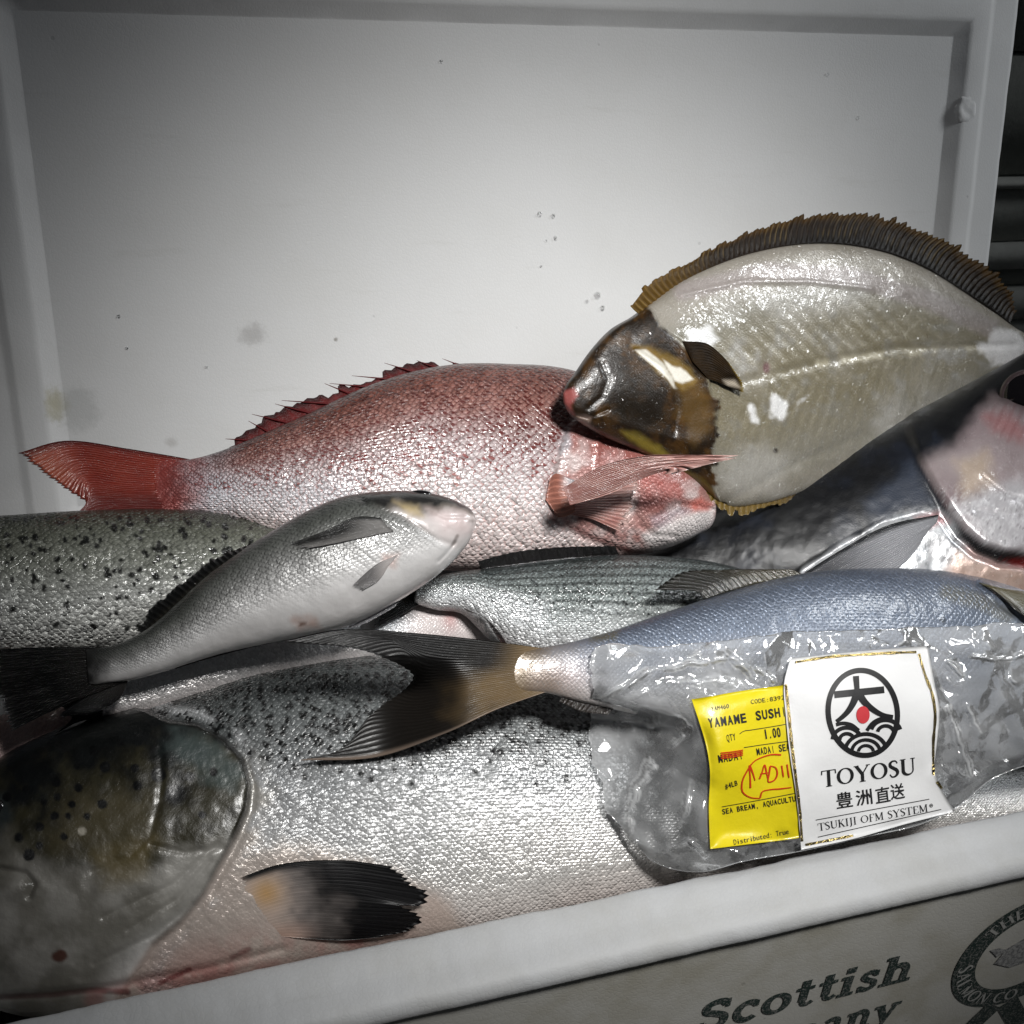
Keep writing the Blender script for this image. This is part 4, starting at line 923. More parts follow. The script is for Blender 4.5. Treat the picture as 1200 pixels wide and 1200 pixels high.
def flo_dor(x, y, a, b):
    n = len(x); c = mix(const(n, (30, 19, 8)), const(n, (76, 54, 20)), ss(.55, 1, b + (fbm(x, y, 9, 2) - .5) * .4))
    c = mix(c, const(n, (120, 92, 40)), ss(.25, .05, a) * .6)
    c = mix(c, const(n, (12, 9, 6)), ss(.4, .15, b) * ss(.3, .5, a) * .8)
    fr_ = np.abs(a * 78 - np.round(a * 78))
    return mix(c, const(n, (150, 128, 80)), ss(.22, .08, fr_) * ss(.12, .3, b) * (.1 + .9 * ss(.4, .7, fbm(x, y, 26, 8))) * .30)  # highlights along the fin rays painted in as pale strokes
fin(flo, 'dorsal_fin', [[(750, 372), (772, 352), (800, 331), (845, 309), (900, 293), (960, 287), (1020, 294), (1075, 313), (1125, 343), (1168, 371), (1180, 380)],
                        [(742, 366), (762, 336), (798, 312), (848, 289), (905, 271), (965, 262), (1025, 268), (1085, 290), (1130, 322), (1172, 352), (1184, 370)],
                        [(734, 358), (754, 326), (798, 296), (850, 269), (910, 249), (968, 242), (1024, 246), (1092, 272), (1142, 304), (1180, 338), (1189, 364)]], PL_FLO, m_fin_dark, flo_dor, 78, 5, 18, ripple=1.5, thick=1.0, serr=.05, tear=.20, seed=20, lift=(3, 2), shift=14)
fin(flo, 'anal_fin', [[(800, 555), (822, 574), (846, 586), (870, 590), (905, 584), (940, 574), (1000, 550)], [(802, 564), (826, 588), (850, 605), (880, 604), (914, 594), (946, 581), (1002, 555)]], PL_FLO, m_fin_mid,
    lambda x, y, a, b: mix(const(len(x), (112, 90, 36)), const(len(x), (60, 46, 20)), ss(.4, .8, a)), 34, 4, 10, ripple=.5, thick=.8, serr=.08, tear=.55, seed=21, lift=(3, 3))
def flo_pec(x, y, a, b):
    n = len(x); c = mix(const(n, (20, 15, 10)), const(n, (52, 38, 20)), fbm(x, y, 9, 5))
    c = mix(c, const(n, (186, 176, 160)), pmask(x, y, [(846, 446), (858, 446), (864, 455), (850, 452)], 3))
    return mix(c, const(n, (140, 118, 40)), ss(.92, 1, b) * .9)
fin(flo, 'pectoral_fin', [[(800, 400), (812, 424), (830, 444)], [(824, 402), (832, 426), (840, 448)], [(838, 412), (850, 438), (852, 454)], [(852, 428), (868, 450), (868, 461)]], on_body(b_flo, 2), m_fin_dark, flo_pec, 14, 4, 18, ripple=.8, thick=1.0, serr=.04, seed=22, lift=(0, 3))
fin(flo, 'tail_fin', [[(1210, 394), (1210, 434)], [(1250, 380), (1255, 450)], [(1310, 370), (1320, 412), (1310, 462)]], PL_FLO, m_fin_wet, lambda x, y, a, b: const(len(x), (110, 78, 70)), 18, 3, 8, thick=2, seed=24)

# ---- pale grey bream on top at the left
bre = empty('grey_bream', (0, 0, 0), 'pale grey bream with white belly and dark tail lying on top of the trout', 'fish')
PL_BRE = Plane((400, 735, .164), (400, 590, .211), (130, 780, .168))
bre_st = [(558, 608, 557, 616, 2.5), (553, 600, 552, 630, 9), (538, 590, 538, 650, 16), (512, 581, 515, 672, 23), (480, 577, 484, 694, 28), (440, 578, 446, 716, 31), (400, 584, 412, 732, 32), (360, 600, 378, 742, 31), (318, 624, 340, 749, 28), (278, 650, 300, 757, 24), (240, 678, 260, 766, 20), (205, 710, 220, 778, 16), (172, 738, 182, 790, 12), (142, 753, 148, 798, 8), (124, 758, 126, 800, 5), (108, 760, 112, 802, 2), (100, 761, 104, 801, .5)]
BG = [(420, 582), (432, 592), (446, 598), (470, 604), (492, 618), (512, 632), (530, 638)]
def bre_feat(x, y, s, t):
    f = -.8 * np.exp(-(seg_dist(x, y, BG) / 3.5) ** 2)
    f = f - .5 * np.exp(-(seg_dist(x, y, [(500, 596), (522, 606), (548, 606)]) / 2.5) ** 2)
    f = f - 1.0 * np.exp(-(seg_dist(x, y, [(533, 636), (524, 648), (514, 658)]) / 2.2) ** 2)
    return f + (fbm(x, y, 40, 25) - .5) * 1.8
def bre_paint(x, y, s, t):
    n = len(x); nz = fbm(x, y, 40, 91); n2 = fbm(x, y, 15, 92)
    tt = t + (nz - .5) * .16 - .10 * ss(300, 180, x)
    A = grad(tt, [(0, (46, 48, 45)), (.15, (84, 86, 82)), (.35, (128, 128, 126)), (.55, (196, 195, 194)), (.68, (232, 230, 229)), (1, (236, 232, 230))])
    B = grad(tt, [(0, (34, 35, 34)), (.35, (66, 66, 64)), (.55, (140, 139, 138)), (.75, (214, 210, 208)), (1, (222, 216, 212))])
    sm = ss(.80, .5, tt); 
    head = pmask(x, y, [(420, 575), (440, 592), (470, 604), (500, 624), (530, 642), (560, 650), (580, 560)], 5)
    H = grad(t + (n2 - .5) * .2, [(0, (22, 22, 22)), (.12, (40, 39, 38)), (.22, (110, 104, 98)), (.34, (206, 198, 196)), (1, (232, 224, 222))])
    H = mix(H, const(n, (198, 176, 128)), pmask(x, y, [(462, 588), (490, 592), (496, 606), (478, 604)], 6, 5) * .7)
    H = mix(H, const(n, (222, 196, 194)), pmask(x, y, [(500, 596), (545, 602), (552, 622), (520, 622)], 10, 6) * .5)
    H = mix(H, const(n, (150, 138, 134)), smask(x, y, [(557, 611), (549, 610)], .5, 2.5) * .5)
    H = mix(H, const(n, (128, 118, 114)), smask(x, y, [(536, 628), (530, 640), (520, 652), (508, 664)], .6, 2.6) * .7)
    H = mix(H, const(n, (120, 112, 108)), smask(x, y, [(446, 598), (470, 604), (492, 616), (508, 630)], .6, 2.6) * .5)
    A = mix(A, H, head); sm = sm * (1 - head)
    A = mix(A, const(n, (24, 24, 24)), pmask(x, y, [(418, 580), (440, 580), (436, 592), (424, 594)], 4, 4) * .8)
    A = mix(A, const(n, (206, 160, 140)), pmask(x, y, [(345, 726), (372, 724), (376, 738), (350, 740)], 7, 6) * .6)
    A = mix(A, const(n, (110, 70, 50)), pmask(x, y, [(350, 729), (360, 728), (360, 734), (351, 734)], 2, 3) * .7)
    A = mix(A, const(n, (214, 168, 152)), pmask(x, y, [(448, 648), (466, 650), (462, 664), (446, 664)], 6, 4) * .5)
    A = mix(A, const(n, (34, 33, 32)), ss(150, 100, x + (n2 - .5) * 30)); sm = sm * ss(95, 130, x)
    return pack(A, .36, B, 0 * t, sm, .85, .14 * ss(.2, .5, t))
m_bre = fish_mat('grey_bream_skin', bump=.55, tilt=.35, edge=.75, vary=.16, size_mm=1.4, coat=.7, coat_r=.10, wet=.25, front=.25, rand=.35)
b_bre = fish_body(bre, bre_st, PL_BRE, m_bre, bre_paint, 320, 120, 24, scale_mm=2.6, feat=bre_feat, shrink=.55)
def bre_tail(x, y, a, b):
    n = len(x); return mix(const(n, (52, 50, 48)), const(n, (12, 12, 13)), ss(.1, .5, b))
fin(bre, 'tail_fin', [[(150, 757), (146, 778), (150, 797)], [(70, 758), (74, 790), (96, 818)], [(10, 760), (30, 800), (50, 838)], [(-60, 764), (-10, 806), (10, 858)]], PL_BRE, m_fin_wet, bre_tail, 26, 4, 22, ripple=.9, thick=1.5, serr=.03, tear=.02, seed=26, lift=(0, -3), wave=1.5)
fin(bre, 'tail_fin_lobe', [[(150, 796), (138, 800), (126, 801)], [(140, 818), (118, 822), (96, 819)], [(118, 832), (92, 834), (70, 836)], [(98, 838), (84, 838), (72, 840)]], PL_BRE, m_fin_wet, bre_tail, 12, 4, 12, ripple=.9, thick=1.4, serr=.05, seed=36, lift=(-1, -4), wave=1)
fin(bre, 'dorsal_fin', [[(300, 640), (270, 660), (240, 682), (205, 714), (170, 742)], [(292, 634), (245, 652), (205, 684), (172, 714), (158, 738)]], PL_BRE, m_fin_wet,
    lambda x, y, a, b: mix(const(len(x), (44, 42, 34)), const(len(x), (14, 14, 13)), ss(.1, .5, b)), 24, 4, 12, ripple=.7, thick=1.0, serr=.03, tear=.22, seed=27, lift=(-2, -6))
def bre_pec(x, y, a, b):
    n = len(x); return mix(const(n, (150, 148, 146)), const(n, (44, 44, 43)), np.maximum(ss(.1, .5, b) * ss(.9, .3, a), ss(.3, .05, a)))
fin(bre, 'pectoral_fin', [[(446, 606), (452, 614), (462, 622)], [(415, 606), (418, 620), (424, 630)], [(380, 622), (382, 632), (386, 638)], [(336, 638), (342, 640), (352, 644)]], on_body(b_bre, 2), m_fin_mid, bre_pec, 16, 4, 22, ripple=.35, thick=.35, serr=.10, tear=.06, seed=28, lift=(-1, 0))
fin(bre, 'pelvic_fin', [[(466, 650), (462, 656), (456, 662)], [(440, 662), (440, 672), (444, 680)], [(412, 686), (414, 690), (424, 692)]], on_body(b_bre, 1.5), m_fin_mid, lambda x, y, a, b: mix(const(len(x), (214, 208, 206)), const(len(x), (130, 128, 128)), ss(.1, .7, b)), 12, 4, 16, ripple=.35, thick=.35, serr=.10, tear=.06, seed=29, lift=(-1, 0))
fin(bre, 'anal_fin', [[(470, 702), (440, 720), (410, 734)], [(462, 712), (430, 730), (405, 738)]], PL_BRE, m_fin, lambda x, y, a, b: const(len(x), (120, 120, 124)), 12, 3, 8, thick=1.2, seed=30, lift=(0, 0))
fin(bre, 'anal_fin', [[(345, 746), (300, 754), (250, 764), (215, 776)], [(335, 750), (290, 760), (245, 772), (205, 784)]], PL_BRE, m_fin_wet, lambda x, y, a, b: const(len(x), (48, 48, 48)), 14, 3, 8, thick=1.2, seed=31)
lathe_on(bre, 'eye', 492, 580, on_body(b_bre, -1), [(7, -1.6), (6, -.4), (4.5, .3), (2, .7), (.1, .8)], m_eye, 24, .42)

# ---- slate blue fish whose forked tail crosses the salmon
blu = empty('blue_fish', (0, 0, 0), 'slate blue scaled fish with brown forked tail lying across the salmon', 'fish')
PL_BLU = Plane((650, 790, .122), (900, 690, .164), (1150, 860, .100))
blu_st = [(1330, 770, 1330, 790, 3), (1318, 735, 1318, 830, 16), (1285, 712, 1285, 862, 26), (1230, 698, 1230, 882, 31), (1160, 682, 1160, 892, 34), (1090, 669, 1090, 894, 34), (1020, 667, 1020, 890, 33), (950, 671, 950, 880, 31), (890, 683, 890, 868, 28), (830, 701, 830, 856, 24), (770, 721, 770, 843, 19), (715, 740, 715, 830, 14), (670, 752, 670, 820, 10), (645, 757, 645, 813, 7.5), (625, 760, 625, 811, 4.6), (608, 761, 609, 812, 2.0), (597, 762, 599, 812, .7), (592, 764, 594, 811, .2)]
def blu_feat(x, y, s, t):
    return -2.0 * np.exp(-(seg_dist(x, y, [(1146, 684), (1165, 705), (1195, 722), (1215, 760)]) / 3) ** 2) + (fbm(x, y, 50, 33) - .5) * 1.6
def blu_paint(x, y, s, t):
    n = len(x); nz = fbm(x, y, 50, 101); tt = t + (nz - .5) * .10
    A = grad(tt, [(0, (58, 64, 76)), (.12, (78, 86, 100)), (.3, (100, 109, 124)), (.5, (148, 154, 166)), (.75, (205, 206, 210)), (1, (226, 222, 220))])
    B = grad(tt, [(0, (92, 102, 120)), (.3, (140, 152, 172)), (.6, (190, 194, 204)), (1, (200, 198, 196))])
    ped = ss(735, 640, x)
    A = mix(A, grad(t, [(0, (120, 124, 134)), (.3, (196, 192, 194)), (.7, (206, 186, 182)), (1, (170, 150, 140))]), ped * .85)
    A = mix(A, const(n, (104, 86, 58)), ss(690, 606, x + (nz - .5) * 50 + .35 * (y - 785)) * .95); B = mix(B, const(n, (90, 74, 50)), ss(640, 600, x))
    A = mix(A, const(n, (84, 80, 60)), pmask(x, y, [(690, 742), (725, 738), (722, 750), (692, 752)], 5) * .8)
    head = ss(1150, 1200, x + .4 * (y - 700))
    A = mix(A, const(n, (150, 160, 174)), head * .6)
    A = mix(A, const(n, (92, 90, 80)), smask(x, y, [(1110, 694), (1150, 705), (1180, 722)], 4, 10) * .7)
    A = mix(A, const(n, (30, 32, 36)), (1 - ss(2, 5, np.hypot(x - 1105, y - 727))) * .8)
    return pack(A, .36, B, 0 * x, (1 - .7 * ped) * (1 - .8 * head) * ss(590, 640, x), .9, .18)
m_blu = fish_mat('blue_fish_skin', bump=.55, tilt=.4, edge=.85, vary=.15, size_mm=1.4, coat=.6, coat_r=.14, wet=.2, front=.15, rand=.35, warp=.8)
b_blu = fish_body(blu, blu_st, PL_BLU, m_blu, blu_paint, 340, 120, 24, scale_mm=3.2, feat=blu_feat, shrink=.3)
_os = on_body(b_sal, 6)
def drape_tail(px, py, off=0.0):
    w_ = (ss(560, 440, px) * ss(768, 815, py))[..., None]
    return PL_BLU(px, py, off) * (1 - w_) + _os(px, py, off) * w_
def blu_tail(x, y, a, b):
    n = len(x); nz = fbm(x, y, 24, 6)
    c = mix(const(n, (108, 88, 58)), const(n, (30, 26, 22)), ss(.06, .46, b + (nz - .5) * .3))
    c = mix(c, const(n, (20, 19, 18)), ss(.45, .9, b + (nz - .5) * .2) * .8)
    c = mix(c, const(n, (9, 8, 8)), ss(.58, .30, a) * ss(.06, .2, b) * .97)
    c = mix(c, const(n, (150, 132, 118)), ss(.97, .995, a) * .6)
    return c
fin(blu, 'tail_fin', [[(642, 761), (638, 772), (636, 784), (637, 798), (642, 810)], [(560, 750), (555, 770), (548, 790), (556, 812), (580, 832)], [(480, 742), (500, 768), (495, 790), (490, 824), (520, 860)],
                      [(400, 738), (470, 762), (484, 788), (430, 850), (440, 888)], [(328, 752), (440, 768), (482, 790), (400, 880), (350, 892)]], drape_tail, m_fin_smooth, blu_tail, 36, 4, 40, ripple=.2, thick=1.8, serr=.02, seed=32, lift=(1.6, 1.2), wave=1.0)
fin(blu, 'dorsal_fin', [[(940, 674), (900, 681), (860, 692), (826, 703)], [(930, 667), (880, 670), (840, 680), (815, 692)], [(925, 666), (850, 666), (800, 670), (770, 690)]], PL_BLU, m_fin_wet,
    lambda x, y, a, b: mix(const(len(x), (66, 60, 40)), const(len(x), (34, 32, 24)), ss(.3, .8, a)), 20, 4, 14, ripple=.7, thick=1.4, serr=.03, seed=33, lift=(1, -4))
fin(blu, 'pectoral_fin', [[(1146, 683), (1160, 690), (1172, 698)], [(1180, 692), (1190, 708), (1195, 722)], [(1240, 700), (1245, 725), (1230, 745)]], on_body(b_blu, 4), m_fin, lambda x, y, a, b: mix(const(len(x), (98, 92, 62)), const(len(x), (50, 48, 36)), ss(.4, .9, a)), 12, 4, 12, ripple=.6, thick=1.0, seed=34, lift=(1, 5))
fin(blu, 'anal_fin', [[(720, 829), (690, 822), (660, 816)], [(712, 838), (680, 834), (655, 822)]], PL_BLU, m_fin_wet, lambda x, y, a, b: const(len(x), (50, 44, 40)), 12, 3, 8, thick=1.2, seed=35)

# ------------------------------------------------------------------ clear plastic bag with its two stickers
kb = NT('bag_film'); Pb = kb.pos()
mk = kb.noise(Pb, 26, 4, .6)
film = kb.n('ShaderNodeMixShader'); tr = kb.n('ShaderNodeBsdfTransparent'); df = kb.n('ShaderNodeBsdfDiffuse'); tl = kb.n('ShaderNodeBsdfTranslucent')
tr.inputs[0].default_value = (.96, .965, .97, 1); df.inputs[0].default_value = (.86, .87, .88, 1); tl.inputs[0].default_value = (.86, .87, .88, 1)
md = kb.n('ShaderNodeMixShader'); md.inputs[0].default_value = .35; kb.t.links.new(df.outputs[0], md.inputs[1]); kb.t.links.new(tl.outputs[0], md.inputs[2])
Am = kb.attr('colA')
kb.set(film.inputs[0], kb.math('ADD', kb.math('MULTIPLY', kb.ramp(mk, .3, .7), .10), Am.outputs['Fac'], clamp=True))
kb.t.links.new(tr.outputs[0], film.inputs[1]); kb.t.links.new(md.outputs[0], film.inputs[2])
gl = kb.n('ShaderNodeBsdfGlossy'); gl.inputs['Roughness'].default_value = .08; gl.inputs['Color'].default_value = (1, 1, 1, 1)
nb_ = kb.bump(kb.math('ADD', kb.noise(Pb, 120, 4, .6, .8), kb.math('MULTIPLY', kb.noise(Pb, 420, 2, .5), .1)), .10, .002)
kb.set(gl.inputs['Normal'], nb_)
fr = kb.n('ShaderNodeFresnel'); fr.inputs[0].default_value = 1.5; kb.set(fr.inputs['Normal'], nb_)
fin_ = kb.n('ShaderNodeMixShader'); kb.set(fin_.inputs[0], kb.math('ADD', kb.math('MULTIPLY', fr.outputs[0], 1.2), .05, clamp=True))
kb.t.links.new(film.outputs[0], fin_.inputs[1]); kb.t.links.new(gl.outputs[0], fin_.inputs[2])
m_bag = kb.surf(fin_.outputs[0])

PL_BAG = Plane((900, 742, .110), (930, 990, .037), (1150, 930, .040))
WL = [(928, 771), (1010, 763), (1087, 757), (1094, 795), (1101, 835), (1098, 870), (1096, 907), (1106, 930), (1119, 951), (1060, 966), (1000, 983), (939, 996), (934, 940), (925, 878), (921, 840), (919, 803), (921, 785)]
YL = [(808, 821), (860, 811), (917, 803), (940, 880), (936, 982), (880, 989), (832, 995), (830, 950), (831, 899), (826, 872), (818, 848)]
def facet(x, y, sc_, seed):                      # piecewise planar noise: stiff film folds
    x = x / sc_; y = y / sc_; i = np.floor(x); j = np.floor(y); fx = x - i; fy = y - j
    a = _hash(i, j, seed); b = _hash(i + 1, j, seed); c = _hash(i, j + 1, seed); d = _hash(i + 1, j + 1, seed)
    flip = _hash(i, j, seed + 5) > .5
    t1 = np.where(fx > fy, a + (b - a) * fx + (d - b) * fy, a + (c - a) * fy + (d - c) * fx)
    t2 = np.where(fx + fy < 1, a + (b - a) * fx + (c - a) * fy, d + (c - d) * (1 - fx) + (b - d) * (1 - fy))
    return np.where(flip, t1, t2)
def crumple(x, y):
    wx = x + 16 * (fbm(x, y, 60, 201, 2) - .5); wy = y + 16 * (fbm(x, y, 60, 202, 2) - .5)
    r = lambda q: (wx * math.cos(q) + wy * math.sin(q), -wx * math.sin(q) + wy * math.cos(q))
    f = 11 * facet(*r(.4), 85, 203) + 7.5 * facet(*r(1.1), 46, 204) + 4.8 * facet(*r(.75), 25, 205) + 1.8 * facet(*r(.2), 12, 206)
    return f + 2.0 * np.abs(np.mod((wx * .93 + wy * .36) / 31, 2) - 1) * fbm(x, y, 50, 207) - 12
FOLDS = [[(712, 812), (770, 786), (859, 770), (906, 796)], [(708, 828), (770, 806), (859, 798)], [(738, 926), (756, 890), (794, 863)], [(735, 976), (740, 930), (758, 902)], [(780, 782), (840, 752)], [(786, 990), (800, 950), (806, 920)],
         [(1022, 748), (1070, 756), (1107, 770), (1126, 790)], [(1107, 794), (1130, 820), (1153, 856)], [(1135, 905), (1122, 860), (1112, 830)], [(1150, 745), (1180, 790), (1200, 806)], [(760, 1004), (806, 985), (828, 1000)], [(850, 760), (880, 790), (902, 800)], [(1140, 770), (1170, 772), (1200, 765)]]
def folds(x, y):
    f = 0 * x
    for k, L in enumerate(FOLDS):
        wx = x + 12 * (fbm(x, y, 26, 240 + k) - .5); wy = y + 12 * (fbm(x, y, 26, 260 + k) - .5)
        d = seg_dist(wx, wy, L); f = f + (2.0 if k % 3 else 2.9) * np.clip(1 - d / (2.6 + 5 * fbm(x, y, 30, 280 + k) * (k % 2 + .5)), 0, 1) * ss(.28, .6, fbm(x, y, 24, 300 + k))
    return f
def bag_h(x, y):
    inl = np.minimum(poly_sd(x, y, WL), poly_sd(x, y, YL) + 4)
    w = ss(-14, 10, inl)
    gentle = 1.6 * np.sin(x / 23 + y / 40) + 1.4 * np.sin(y / 26 - x / 60) + 2.4 * (fbm(x, y, 55, 210, 2) - .5)
    bul = 12 * np.exp(-(((y - 850 + .12 * (x - 930)) / 95) ** 2)) * ss(690, 780, x)
    return (bul + (crumple(x, y) + folds(x, y)) * w + gentle * (1 - w) + 1.5 * (1 - w)) * .001
_bs = on_body([(b_sal, 0), (b_blu, 0)], 6, blur=4)
def S_bag(px, py, off=0.0):
    px = np.asarray(px, float); py = np.asarray(py, float)
    P = PL_BAG(px, py); v_ = CAM - P; P = P + v_ / np.linalg.norm(v_, axis=-1)[..., None] * (bag_h(px, py) + off)[..., None]
    w_ = ss(850, 715, px)
    if np.any(w_ > 0):                              # the loose left end sags onto the fish below
        D = _bs(px, py, .75 * np.maximum(bag_h(px, py) + .004, -.004) + off)
        P = P * (1 - w_[..., None]) + D * w_[..., None]
    return P
bag = empty('plastic_bag', (0, 0, 0), 'crumpled clear plastic bag with yellow and white stickers lying on the blue fish', 'bag')
top = [(700, 757), (730, 753), (765, 757), (830, 752), (900, 743), (1000, 737), (1100, 735), (1200, 728), (1300, 724)]
botm = [(742, 990), (762, 1008), (790, 1019), (822, 1022), (870, 1010), (932, 999), (1010, 982), (1090, 962), (1125, 944), (1160, 915), (1210, 895), (1300, 880)]
na, nb = 400, 200
tq = spline(top, na); bq = spline(botm, na)
bb = np.linspace(0, 1, nb)
G = tq[:, None] * (1 - bb)[None, :, None] + bq[:, None] * bb[None, :, None]
left = spline([(700, 757), (692, 800), (694, 850), (700, 905), (710, 955), (742, 990)], nb)
w = ss(.16, 0, np.linspace(0, 1, na))[:, None, None]
G = G + (left[None] - G[:1]) * w
G[..., 0] += 9 * (fbm(G[..., 1], G[..., 1] * 0, 22, 220) - .5) * ss(.1, 0, np.linspace(0, 1, na))[:, None] * 2
G[..., 1] += 7 * (fbm(G[..., 0], 0 * G[..., 0], 30, 221) - .5) * ss(.12, 0, bb)[None]
edge = np.minimum.reduce([np.broadcast_to(bb[None], (na, nb)), np.broadcast_to(1 - bb[None], (na, nb)), np.broadcast_to(np.linspace(0, 1, na)[:, None], (na, nb)) * 2])
Vf = S_bag(G[..., 0], G[..., 1], -.004 * ss(.10, 0, edge))
hb = crumple(G[..., 1] * .9 + 40, G[..., 0] * .9) * .0004 - .0085 * ss(0, .12, edge) + .010 * np.exp(-(((G[..., 1] - 850 + .12 * (G[..., 0] - 930)) / 95) ** 2)) * ss(690, 780, G[..., 0])
Vk = S_bag(G[..., 0], G[..., 1], -.0035 * ss(0, .10, edge) - .0042 * ss(.10, 0, edge) + .35 * hb * ss(0, .2, edge))
fog = .10 + .30 * ss(.25, .75, fbm(G[..., 0], G[..., 1], 50, 222, 4)) + .08 * ss(830, 720, G[..., 0])
Hc = bag_h(G[..., 0], G[..., 1]) * 1000
lap = np.abs(np.gradient(np.gradient(Hc, axis=0), axis=0)) + np.abs(np.gradient(np.gradient(Hc, axis=1), axis=1))
lap = lap / np.percentile(lap, 97)
fog = .05 + fog * .62 + .10 * np.clip(folds(G[..., 0], G[..., 1]) / 3, 0, 1) + .40 * ss(.5, 1.3, lap) * (.3 + .7 * ss(.3, .6, fbm(G[..., 0], G[..., 1], 35, 224)))
idx = np.arange(na * nb).reshape(na, nb); rim = np.r_[idx[:, 0][:-1], idx[-1][:-1], idx[::-1, -1][:-1], idx[0, ::-1][:-1]]; r2 = np.roll(rim, -1); nV = na * nb
me = mesh('film', np.vstack([Vf.reshape(-1, 3), Vk.reshape(-1, 3)]), np.vstack([grid_faces(na, nb), grid_faces(na, nb)[:, ::-1] + nV, np.stack([rim, rim + nV, r2 + nV, r2], -1)]),
          dict(colA=np.repeat(np.r_[fog.ravel(), fog.ravel() * .6][:, None], 3, 1)))
link('film', me, m_bag, bag)

def ink_mat(name, c, rough=.5): return plain_mat(name, c, rough, vary=.25, scale=400)
m_black = ink_mat('ink_black', (.012, .012, .013)); m_red = ink_mat('ink_red', (.55, .06, .03)); m_dot = ink_mat('ink_dot', (.62, .05, .06)); m_marker = ink_mat('ink_marker', (.62, .045, .012), .35)
m_white_lab = plain_mat('sticker_white', (.82, .82, .82), .30, bump=.12, scale=160, coat=.35)
m_yellow = plain_mat('sticker_yellow', (.80, .66, .012), .38, bump=.25, scale=120, vary=.10, coat=.4)
m_gold = plain_mat('sticker_gold', (.62, .48, .20), .22, metal=1.0, bump=1.0, scale=260, vary=.7)

def coons_sticker(name, topl, botl, lefl, rigl, off, mat, th=.0005, n=46, m=46, label=None):
    a = np.linspace(0, 1, n); b = np.linspace(0, 1, m)
    T, B_, L, Rr = spline(topl, n), spline(botl, n), spline(lefl, m), spline(rigl, m)
    G = (1 - b)[None, :, None] * T[:, None] + b[None, :, None] * B_[:, None] + (1 - a)[:, None, None] * L[None] + a[:, None, None] * Rr[None] \
        - ((1 - a)[:, None, None] * ((1 - b)[None, :, None] * T[0] + b[None, :, None] * B_[0]) + a[:, None, None] * ((1 - b)[None, :, None] * T[-1] + b[None, :, None] * B_[-1]))
    Vf = S_bag(G[..., 0], G[..., 1], off); Vk = S_bag(G[..., 0], G[..., 1], off - th)
    idx = np.arange(n * m).reshape(n, m); rim = np.r_[idx[:, 0][:-1], idx[-1][:-1], idx[::-1, -1][:-1], idx[0, ::-1][:-1]]; r2 = np.roll(rim, -1); nV = n * m
    me = mesh(name, np.vstack([Vf.reshape(-1, 3), Vk.reshape(-1, 3)]), np.vstack([grid_faces(n, m), grid_faces(n, m)[:, ::-1] + nV, np.stack([rim, rim + nV, r2 + nV, r2], -1)]))
    o = link(name, me, mat, bag)
    if label: o['label'] = label
    return o
OFF_Y, OFF_W = .0022, .0036
yl = coons_sticker('yellow_sticker', [(808, 821), (860, 811), (917, 803), (960, 797)], [(832, 995), (880, 989), (936, 982), (960, 978)], [(808, 821), (818, 848), (826, 872), (831, 899), (830, 950), (832, 995)], [(960, 797), (960, 880), (960, 978)], OFF_Y, m_yellow, label='yellow printed weight sticker with red handwriting')
wl = coons_sticker('white_sticker', [(926, 772), (1010, 763), (1087, 757)], [(939, 996), (1000, 983), (1060, 966), (1119, 951)], [(926, 772), (919, 800), (921, 840), (925, 878), (934, 940), (939, 996)], [(1087, 757), (1094, 795), (1101, 835), (1098, 870), (1096, 907), (1106, 930), (1119, 951)], OFF_W, m_white_lab, label='white sticker with round black wave emblem and gold edge')

# ---- lettering: strokes and outlines laid on a surface given in photo pixels
def strip(poly, w, close=False):
    P = np.asarray(poly, float); n = len(P)
    w = np.broadcast_to(np.asarray(w, float), (n,))
    if close:
        d = np.roll(P, -1, 0) - np.roll(P, 1, 0)
    else:
        d = np.gradient(P, axis=0)
    d /= np.linalg.norm(d, axis=1)[:, None] + 1e-9
    nn = np.c_[-d[:, 1], d[:, 0]]
    V = np.empty((2 * n, 2)); V[0::2] = P + nn * w[:, None] / 2; V[1::2] = P - nn * w[:, None] / 2
    Fq = [(2 * i, 2 * i + 1, 2 * i + 3, 2 * i + 2) for i in range(n - 1)]
    if close: Fq.append((2 * n - 2, 2 * n - 1, 1, 0))
    return V, Fq
class Ink:
    def __init__(s): s.V = []; s.F = []; s.z = []; s.k = 0
    def add(s, V, Fc):
        b = len(s.V); s.k += 1
        s.V += [tuple(v) for v in V]; s.F += [tuple(b + i for i in f) for f in Fc]; s.z += [(s.k % 40) * 4e-6] * len(V)
    def line(s, poly, w, n=0, close=False):
        P = spline(poly, n) if n else np.asarray(poly, float)
        if not n and len(P) == 2: P = np.linspace(P[0], P[1], 6)
        s.add(*strip(P, w, close))
    def disc(s, cx, cy, rx, ry, n=32):
        s.add([(cx, cy)] + [(cx + rx * math.cos(q), cy + ry * math.sin(q)) for q in np.linspace(0, 2 * np.pi, n, endpoint=False)], [(0, 1 + i, 1 + (i + 1) % n) for i in range(n)])
    def build(s, name, surf, off, mat, parent):
        V = np.array(s.V); P = surf(V[:, 0], V[:, 1], off + np.array(s.z))
        return link(name, mesh(name, P, s.F), mat, parent, smooth=False)

